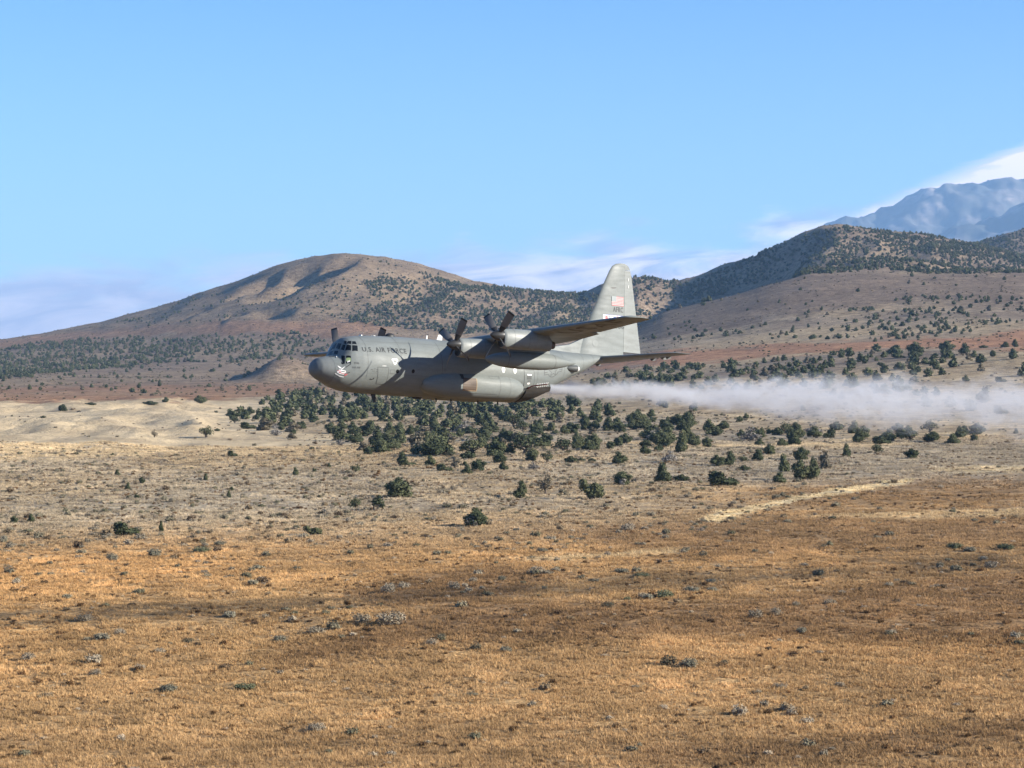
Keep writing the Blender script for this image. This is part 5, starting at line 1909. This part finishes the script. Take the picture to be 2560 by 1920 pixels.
# ---- sensor turret on the rear port side
for side in (-1, 1):
    V, F = [], []
    prof = [(21.05, .02), (21.2, .12), (21.5, .21), (21.9, .25), (22.18, .25), (22.2, .21)]
    cy = lambda x: -side * 0 + side * (float(np.interp(x, FUS[:, 0], FUS[:, 3])) + .02)
    for (x, r) in prof:
        for k in range(16):
            a = 2 * math.pi * k / 16
            V.append((x, side * 1.70 + side * .05 * (x - 21) + r * 1.3 * math.cos(a), (.58 + r * math.sin(a))))
    for i in range(len(prof) - 1):
        for k in range(16):
            k2 = (k + 1) % 16
            F.append((i * 16 + k, i * 16 + k2, (i + 1) * 16 + k2, (i + 1) * 16 + k))
    F += [tuple(range(16)), tuple(range(80, 96))]
    TU = part('sensor_turret', V, F, M_SEAM, smooth=True, sharp=45)  # fairing coloured dark to stand in for the shadow beside the dome
    me = mesh_from('turret_dome', _IV * 0, _IF, M_PALE, True)
    Vs, Fs = ico(3)
    part('turret_dome', Vs * .20 + np.array([22.26, side * 1.80, .56]), Fs, M_PALE, TU, smooth=True)

# ---- spray booms out of the rear doors
for side in (-1, 1):
    a = np.array([17.72, side * 1.80, -1.12])
    b = np.array([17.80, side * 2.15, -.96])
    c = np.array([18.0, side * 3.75, -.90])
    V, F = [], []
    branch(V, F, a, b, .055, .05, 8)
    branch(V, F, b, c, .05, .045, 8)
    BOOM = part('spray_boom', V, F, M_BOOM)
    for k in range(7):
        p = b + (c - b) * (.28 + .115 * k)
        for up in (1, -1):
            V, F = [], []
            branch(V, F, p, p + np.array([.10, 0, .14 * up]), .02, .03, 6)
            part('spray_nozzle', V, F, M_PALE, BOOM)
# ------------------------------------------------------------------ ground cover
def tint_mat(name, rough=.9, base=(1, 1, 1)):
    m, nt, b = new_mat(name, rough, .05)
    L = nt.links.new
    at = node(nt, 'ShaderNodeAttribute', attribute_name='tint', attribute_type='INSTANCER')
    sh = node(nt, 'ShaderNodeAttribute', attribute_name='shade')
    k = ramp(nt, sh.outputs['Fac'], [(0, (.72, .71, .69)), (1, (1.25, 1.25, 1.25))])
    L(mixc(nt, 1, mixc(nt, 1, at.outputs['Color'], k, 'MULTIPLY'), base, 'MULTIPLY'), b.inputs['Base Color'])
    return m


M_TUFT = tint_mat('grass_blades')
M_SAGE_FAR = tint_mat('sagebrush_foliage')


def tuft_patch(seed, n_tuft=24, nb=12, R=.8):
    rng = np.random.default_rng(seed)
    V, S = [], []
    for _ in range(n_tuft):
        c = np.array([rng.uniform(-R, R), rng.uniform(-R, R), -.04])
        hh = rng.uniform(.10, .27)
        sh = rng.uniform(.1, .9)
        for _ in range(nb):
            a = rng.uniform(0, 2 * math.pi)
            o = np.array([math.cos(a), math.sin(a), 0])
            t = np.array([-math.sin(a), math.cos(a), 0])
            r0, lean, w = rng.uniform(0, .10), rng.uniform(.03, .24), rng.uniform(.009, .018)
            p = c + o * r0
            tip = p + o * lean + np.array([0, 0, hh * rng.uniform(.7, 1.2)])
            V += [p - t * w, p + t * w, tip]
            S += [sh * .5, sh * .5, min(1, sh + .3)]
    V = np.array(V)
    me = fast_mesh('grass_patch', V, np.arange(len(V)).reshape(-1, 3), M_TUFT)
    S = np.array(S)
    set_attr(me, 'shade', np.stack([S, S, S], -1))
    return me


def sage_mesh(seed, n=170, mat=None, twig=False):
    """low rounded shrub about 1 m wide, .55 m tall, made of upright sprays"""
    rng = np.random.default_rng(seed)
    lb = [(0, 0, .20, .34, .34, .26)]
    for i in range(5):
        a = 2 * math.pi * i / 5 + rng.uniform(-.4, .4)
        lb.append((.26 * math.cos(a), .26 * math.sin(a), rng.uniform(.14, .26), .20, .20, rng.uniform(.16, .26)))
    V, F, S = crown_arrays(rng, lb, n, .075 if n < 200 else .048, .58 if not twig else .3)
    me = fast_mesh('sagebrush_foliage', V, F, mat or M_SAGE_FAR)
    set_attr(me, 'shade', np.stack([S, S, S], -1))
    return me


def src(name, meshes):
    col = bpy.data.collections.new(name)
    for m in meshes:
        col.objects.link(bpy.data.objects.new(m.name, m))
    return col


COL_TUFT = src('tufts', [tuft_patch(500 + i) for i in range(6)])
COL_SAGE = src('sages', [sage_mesh(520 + i) for i in range(6)])
_r = np.random.default_rng(21)


def field(d0, d1, spacing, keep=None, s=.235):
    area = s * (d1 * d1 - d0 * d0)
    n = int(area / spacing ** 2)
    y = np.sqrt(_r.uniform(d0 * d0, d1 * d1, n))
    x = y * _r.uniform(-s, s, n)
    if keep is not None:
        m = _r.uniform(0, 1, n) < keep(x, y)
        x, y = x[m], y[m]
    return x, y


def cover(name, x, y, size, zs, col, tint, label, cat):
    z = height(x, y)
    n = len(x)
    rot = np.zeros((n, 3))
    rot[:, 2] = _r.uniform(0, 6.28, n)
    scl = np.stack([size, size, size * zs], -1)
    return instancer(name, np.stack([x, y, z], -1), rot, scl, tint, col, label, cat)


# dry grass
X, Y = [], []
for (a, b, sp) in ((112, 190, 1.0), (190, 330, 1.45), (330, 560, 2.5)):
    x, y = field(a, b, sp)
    X.append(x)
    Y.append(y)
X, Y = np.concatenate(X), np.concatenate(Y)
Zg = height(X, Y)
T = ground_colour(X, Y, Zg) * (1.26 * _r.choice([.62, .84, 1.0, 1.15], (len(X), 1), p=[.16, .26, .36, .22]) * _r.uniform(.9, 1.1, (len(X), 1)) * (1 + .22 * fbm(X / 4.1, Y / 6.5, 3))[:, None]) * np.array([1, .97, .92])
cover('dry_grass', X, Y, _r.uniform(.85, 1.25, len(X)) * np.interp(Y, [112, 330, 560], [1.0, 1.25, 1.7]), _r.uniform(.75, 1.2, len(X)), COL_TUFT, T, 'dry orange grass tufts covering the foreground plain', 'grass')

# sagebrush, thick on the tan ground, in drifts on the orange
U0 = lambda x, y: 1280 + FPX * x / y


def k_sage(x, y):
    z = height(x, y)
    U, V = rows_of(x, y, z)
    tan = sstep(1440, 1240, V + .05 * (U - 900)) * sstep(2400, 1500, U)
    cl = np.clip(fbm(x / 15, y / 22, 3) * 1.6 + .30, 0, 1)
    drift = np.clip(fbm(x / 11 + 31, y / 14, 3) * 2.6 - .75, 0, 1)
    dune = sstep(1150, 1110, V) * sstep(900, 700, U)
    return np.clip(tan * (.25 + .75 * cl) + (1 - tan) * (.42 * drift + .015), 0, 1) * (1 - .93 * dune)


x, y = field(135, 330, 1.9, k_sage)
x2, y2 = field(330, 720, 2.9, k_sage)
x, y = np.concatenate([x, x2]), np.concatenate([y, y2])
pal = np.array([(.195, .172, .115), (.26, .222, .158), (.150, .138, .085), (.31, .255, .180), (.22, .165, .100), (.120, .085, .052)])
T = pal[_r.choice(6, len(x), p=[.26, .22, .16, .16, .12, .08])] * _r.uniform(.8, 1.2, (len(x), 1))
cover('sagebrush_scrub', x, y, np.clip(_r.lognormal(-.22, .32, len(x)), .35, 1.6), _r.uniform(.7, 1.15, len(x)), COL_SAGE, T, 'low grey and tan sagebrush scattered over the plain', 'scrub')


# small dark and brown weeds between the grass
def k_weed(x, y):
    return np.clip(fbm(x / 9 - 12, y / 12, 3) * 1.5 + .35, 0, 1)


x, y = field(118, 560, 1.45, k_weed)
pal = np.array([(.12, .068, .030), (.17, .095, .042), (.24, .15, .075), (.085, .055, .032), (.45, .36, .25)])
T = pal[_r.choice(5, len(x), p=[.30, .30, .18, .12, .10])] * _r.uniform(.8, 1.2, (len(x), 1))
cover('brown_weeds', x, y, np.clip(_r.lognormal(-.95, .35, len(x)), .18, .9), _r.uniform(.6, 1.1, len(x)), COL_SAGE, T, 'small dark brown weeds dotted through the grass', 'weeds')


# farther scrub that speckles the slopes and the flats behind
def k_far(x, y):
    z = height(x, y)
    U, V = rows_of(x, y, z)
    return np.clip(fbm(x / 40, y / 70, 3) * 1.6 + .4, 0, 1) * (1 - .9 * sstep(1160, 1120, V) * sstep(960, 700, U) * sstep(1000, 1010, V))


x, y = field(720, 3100, 10.5, k_far, .225)
pal = np.array([(.16, .125, .085), (.12, .10, .065), (.22, .17, .115), (.10, .10, .06)])
T = pal[_r.choice(4, len(x))] * _r.uniform(.8, 1.2, (len(x), 1))
cover('distant_scrub', x, y, np.clip(_r.lognormal(.25, .3, len(x)), .6, 2.4), _r.uniform(.8, 1.2, len(x)), COL_SAGE, T, 'brown scrub speckling the far flats and slopes', 'scrub')

# ---- sagebrush one can tell apart, each a thing of its own
M_SG = foliage_mat('sage_leaves', (.105, .098, .066), (.170, .155, .108), (.25, .225, .162))
M_SGREEN = foliage_mat('green_sage_leaves', (.070, .078, .040), (.115, .120, .065), (.175, .175, .10))
M_SPALE = foliage_mat('pale_rabbitbrush', (.17, .140, .096), (.26, .215, .150), (.35, .295, .215))
M_SDARK = foliage_mat('dark_brush', (.05, .045, .03), (.09, .08, .05), (.15, .13, .085))
SAGES = {}
for k, (m, n, tw) in {'sage': (M_SG, 700, False), 'green': (M_SGREEN, 700, False), 'pale': (M_SPALE, 600, True), 'dark': (M_SDARK, 600, True)}.items():
    SAGES[k] = [sage_mesh(600 + 10 * i + ord(k[0]), n, m, tw) for i in range(3)]
_sv, _sf = [], []
for i in range(6):
    a = i * math.pi / 3
    branch(_sv, _sf, (0, 0, -.05), (.22 * math.cos(a), .22 * math.sin(a), .26), .022, .010, 4)
STEMS = mesh_from('sagebrush_stems', _sv, _sf, M_BARK)

BUSHES = [
    (420, 1733, 58, 19, 'sage', 'grey sagebrush low in the left foreground, brown weeds on its right'),
    (612, 1724, 66, 17, 'green', 'greenish grey sagebrush in the foreground with a dark brown tuft at its right end'),
    (664, 1716, 24, 11, 'dark', 'dark brown tuft at the right end of the greenish sagebrush'),
    (1672, 1668, 54, 28, 'dark', 'dark left half of the big double bush in the right foreground'),
    (1722, 1672, 58, 27, 'sage', 'grey right half of the big double bush in the right foreground'),
    (1812, 1662, 26, 14, 'dark', 'small dark bush just right of the big double bush'),
    (1662, 1494, 52, 22, 'green', 'rounded grey green sagebrush, tallest of the drift in the right middle ground'),
    (1619, 1500, 36, 15, 'sage', 'flat sagebrush left of the tallest one in the drift'),
    (1568, 1500, 22, 10, 'green', 'small round green sagebrush at the left end of the drift'),
    (1730, 1480, 52, 15, 'sage', 'long low sagebrush right of the tallest one in the drift'),
    (1780, 1480, 34, 12, 'sage', 'small sagebrush at the right end of the drift'),
    (1570, 1327, 44, 18, 'pale', 'pale yellowish bush standing alone left of the straw track'),
    (1554, 1433, 46, 13, 'sage', 'flat sagebrush, upper left of a slanting pair above the drift'),
    (1603, 1445, 48, 14, 'green', 'flat dark sagebrush, lower right of a slanting pair above the drift'),
    (1758, 1392, 28, 16, 'dark', 'single dark bush on brown grass below the straw track'),
    (1778, 1458, 34, 13, 'sage', 'bluish grey sagebrush by itself above the right end of the drift'),
    (1484, 1457, 40, 11, 'sage', 'low grey sagebrush left of the slanting pair'),
    (2047, 1440, 36, 18, 'sage', 'sagebrush with a dark left flank in the right middle ground'),
    (2004, 1586, 34, 18, 'sage', 'lone grey bush on dark brown grass in the right foreground'),
    (2387, 1372, 48, 15, 'green', 'grey green sagebrush at the left of a row near the right edge'),
    (2425, 1380, 40, 14, 'sage', 'middle sagebrush of a row near the right edge'),
    (2512, 1376, 56, 16, 'green', 'wide sagebrush at the right of a row near the right edge'),
    (2478, 1420, 46, 18, 'pale', 'pale yellow bush below the row near the right edge'),
    (1888, 1548, 44, 24, 'pale', 'cream coloured rabbitbrush, left of a pair on the dark brown band'),
    (1940, 1538, 36, 20, 'pale', 'cream coloured rabbitbrush, right of a pair on the dark brown band'),
    (1990, 1514, 28, 12, 'pale', 'pale low bush above right of the cream pair'),
    (2075, 1512, 40, 14, 'pale', 'pale grey bush farthest right of the cream ones'),
    (2105, 1484, 26, 10, 'pale', 'small pale bush above the brown band on the right'),
    (972, 1484, 46, 26, 'pale', 'pale rabbitbrush on the left end of the dark central band'),
    (1010, 1472, 38, 18, 'pale', 'smaller pale rabbitbrush behind the one at the left end of the dark central band'),
    (1136, 1474, 42, 22, 'pale', 'pale rabbitbrush in the middle of the dark central band'),
    (1182, 1456, 28, 14, 'pale', 'little pale rabbitbrush at the right of the dark central band'),
    (1255, 1452, 26, 14, 'sage', 'grey bush just beyond the right end of the dark central band'),
    (1340, 1436, 52, 22, 'pale', 'straggling pale bush right of the dark central band'),
    (975, 1562, 90, 34, 'pale', 'largest pale grey bush, in the low drift left of centre'),
    (905, 1562, 56, 26, 'pale', 'pale bush against the left side of the largest pale grey one'),
    (790, 1586, 56, 20, 'pale', 'greyish pale bush in the middle of the slanting drift'),
    (700, 1608, 44, 18, 'sage', 'grey bush in the left half of the slanting drift'),
    (470, 1612, 36, 16, 'dark', 'dark topped bush at the left of the slanting drift'),
    (400, 1636, 36, 16, 'pale', 'pale bush at the far left end of the slanting drift'),
    (256, 1602, 54, 20, 'sage', 'sagebrush by itself on orange grass at left'),
    (300, 1590, 36, 16, 'pale', 'paler bush touching the lone sagebrush at left from behind'),
    (386, 1394, 44, 22, 'sage', 'tall grey sagebrush in the left middle ground'),
    (505, 1382, 56, 16, 'green', 'long green grey sagebrush right of the tall grey one'),
    (550, 1364, 36, 12, 'sage', 'low bluish sagebrush behind the long green grey one'),
    (280, 1402, 40, 20, 'sage', 'bluish grey bush left of the tall grey sagebrush'),
    (574, 1546, 44, 18, 'sage', 'dark grey bush in the middle of the orange left ground'),
    (210, 1556, 54, 20, 'pale', 'spreading pale bush on the orange left ground'),
    (70, 1655, 44, 20, 'pale', 'pale bush with brown weeds near the left edge'),
    (240, 1690, 40, 18, 'pale', 'pale tuft with a brown foot in the left foreground'),
    (350, 1678, 34, 16, 'pale', 'small pale bush right of the brown-footed tuft'),
    (10, 1352, 24, 14, 'sage', 'grey bush cut by the left edge'),
    (790, 1830, 60, 26, 'pale', 'whitish low bush in the bottom middle foreground'),
    (1950, 1722, 44, 14, 'pale', 'white streaked low bush in the right foreground'),
    (2100, 1722, 30, 14, 'pale', 'pale tuft right of the white streaked low bush'),
    (1356, 1382, 36, 12, 'sage', 'small grey sagebrush under the tail in the middle ground'),
    (1190, 1626, 38, 18, 'dark', 'dark brown bush alone on pale orange grass at centre'),
    (1265, 1630, 36, 15, 'sage', 'grey bush right of the dark brown one at centre'),
    (1080, 1616, 40, 18, 'pale', 'pale scattered bush left of the dark brown one at centre'),
    (1520, 1518, 44, 16, 'dark', 'brown bush at the foot of the drift, left end'),
]
for (px, py, w, h, k, lab) in BUSHES:
    hit = ground_hit(px, py)
    x, y, z = hit
    o = bpy.data.objects.new('sagebrush', None)
    COL.objects.link(o)
    o.location = (x, y, z - .03)
    o.rotation_euler = (0, 0, random.uniform(0, 6.28))
    s = w * y / FPX
    o.scale = (s, s, h * y / FPX / .52 * 1.1)
    link('foliage', random.choice(SAGES[k]), o)
    link('stems', STEMS, o)
    tag(o, lab, 'bush')


# ------------------------------------------------------------------ spray cloud
def build_plume():
    r0 = AIR_ROT
    M = Matrix.LocRotScale(AIR_LOC, __import__('mathutils').Euler(AIR_ROT), None)
    p0 = M @ Vector((18.0, 0, -.92))
    d = (M @ Vector((19.0, 0, -.92)) - p0)
    d.z = 0
    d.normalize()
    slope = -.039
    d = Vector((d.x, d.y, slope)).normalized()
    lat = Vector((-d.y, d.x, 0)).normalized()
    up = d.cross(lat).normalized()
    if up.z < 0:
        up = -up
    Lp = 135.0
    ss = [0, .8, 2, 4, 7, 11, 16, 22, 30, 40, 52, 66, 82, 100, 118, Lp]
    V, F = [], []
    for s in ss:
        r = (.42 + .052 * s ** .92) * 1.75
        w = (3.95 + .05 * s + .2) + .25 * min(1, s)
        for k in range(20):
            a = 2 * math.pi * k / 20
            c, sn = math.cos(a), math.sin(a)
            V.append((s, w * math.copysign(abs(c) ** .6, c), r * math.copysign(abs(sn) ** .7, sn)))
    for i in range(len(ss) - 1):
        for k in range(20):
            k2 = (k + 1) % 20
            F.append((i * 20 + k, i * 20 + k2, (i + 1) * 20 + k2, (i + 1) * 20 + k))
    F += [tuple(range(20)), tuple(range((len(ss) - 1) * 20, len(ss) * 20))]
    m = bpy.data.materials.new('spray_mist')
    m.use_nodes = True
    nt = m.node_tree
    nt.nodes.clear()
    L = nt.links.new
    out = node(nt, 'ShaderNodeOutputMaterial')
    vol = node(nt, 'ShaderNodeVolumePrincipled')
    vol.inputs['Color'].default_value = (.80, .825, .875, 1)
    vol.inputs['Anisotropy'].default_value = .1
    tc = node(nt, 'ShaderNodeTexCoord')
    sep = node(nt, 'ShaderNodeSeparateXYZ')
    L(tc.outputs['Object'], sep.inputs[0])
    s, v, z = sep.outputs
    s = mathn(nt, 'MAXIMUM', s, 0.0)
    r = mathn(nt, 'ADD', mathn(nt, 'MULTIPLY', mathn(nt, 'POWER', s, .92), .052), .34)
    # turbulence stretched along the flight path, finer near the nozzles
    mp = node(nt, 'ShaderNodeMapping')
    mp.inputs['Scale'].default_value = (.62, .6, 1.0)
    L(tc.outputs['Object'], mp.inputs[0])
    n1 = node(nt, 'ShaderNodeTexNoise', inp={'Scale': 1.0, 'Detail': 6.0, 'Roughness': .66, 'Distortion': 1.0})
    L(mp.outputs[0], n1.inputs['Vector'])
    n2 = node(nt, 'ShaderNodeTexNoise', inp={'Scale': .30, 'Detail': 3.0})
    L(mp.outputs[0], n2.inputs['Vector'])
    grow = mathn(nt, 'MINIMUM', mathn(nt, 'MULTIPLY', s, .12), 1.0)
    zo = mathn(nt, 'MULTIPLY', mathn(nt, 'MULTIPLY', mathn(nt, 'SUBTRACT', n2.outputs[0], .5), 3.2), mathn(nt, 'MULTIPLY', grow, r))
    zz = mathn(nt, 'DIVIDE', mathn(nt, 'ADD', z, zo), r)
    av = mathn(nt, 'ABSOLUTE', v)
    vw = mathn(nt, 'ADD', mathn(nt, 'MULTIPLY', s, .10), 1.0)
    vv = mathn(nt, 'DIVIDE', mathn(nt, 'SUBTRACT', av, 2.75), vw)
    vv = mathn(nt, 'MULTIPLY', vv, mathn(nt, 'ADD', .55, mathn(nt, 'MULTIPLY', mathn(nt, 'GREATER_THAN', vv, 0.0), .45)))
    rho = mathn(nt, 'SQRT', mathn(nt, 'ADD', mathn(nt, 'MULTIPLY', zz, zz), mathn(nt, 'MULTIPLY', vv, vv)))
    amp = mathn(nt, 'ADD', mathn(nt, 'MULTIPLY', grow, 2.6), .5)
    rho = mathn(nt, 'ADD', rho, mathn(nt, 'MULTIPLY', mathn(nt, 'SUBTRACT', n1.outputs[0], .48), amp))
    fall = ramp(nt, rho, [(.12, (1, 1, 1)), (.50, (.36, .36, .36)), (.95, (0, 0, 0))])
    along = mathn(nt, 'DIVIDE', 2.6, mathn(nt, 'ADD', 1.0, mathn(nt, 'MULTIPLY', s, .36)))
    start = mathn(nt, 'MINIMUM', mathn(nt, 'MULTIPLY', s, 2.0), 1.0)
    dens = mathn(nt, 'MULTIPLY', mathn(nt, 'MULTIPLY', fall, along), mathn(nt, 'MULTIPLY', start, PLUME_DENS))
    L(dens, vol.inputs['Density'])
    L(vol.outputs[0], out.inputs['Volume'])
    try:
        m.cycles.volume_step_rate = .05
    except Exception:
        pass
    me = mesh_from('spray_mist', V, F, m)
    o = link('spray_mist', me)
    o.matrix_world = Matrix(((d.x, lat.x, up.x, p0.x), (d.y, lat.y, up.y, p0.y), (d.z, lat.z, up.z, p0.z), (0, 0, 0, 1)))
    tag(o, 'long white spray mist trailing behind the aircraft over the junipers', 'spray mist', None, 'stuff')


PLUME_DENS = 1.0
build_plume()


# ------------------------------------------------------------------ air
def build_haze():
    m = bpy.data.materials.new('haze_air')
    m.use_nodes = True
    nt = m.node_tree
    nt.nodes.clear()
    out = node(nt, 'ShaderNodeOutputMaterial')
    vol = node(nt, 'ShaderNodeVolumePrincipled')
    vol.inputs['Color'].default_value = HAZE_COL
    vol.inputs['Density'].default_value = HAZE_DENS
    vol.inputs['Anisotropy'].default_value = 0.0
    nt.links.new(vol.outputs[0], out.inputs['Volume'])
    x0, x1, y0, y1, z0, z1 = -22600, 22600, -22600, 22600, -70, 1300
    V = [(x, y, z) for z in (z0, z1) for (x, y) in ((x0, y0), (x1, y0), (x1, y1), (x0, y1))]
    F = [(3, 2, 1, 0), (4, 5, 6, 7), (0, 1, 5, 4), (1, 2, 6, 5), (2, 3, 7, 6), (3, 0, 4, 7)]
    o = link('haze', mesh_from('haze', V, F, m))
    tag(o, 'thin blue haze filling the air over the whole landscape', 'haze', None, 'stuff')


HAZE_COL = (.36, .62, 1.0, 1)
HAZE_DENS = 4.3e-5
build_haze()
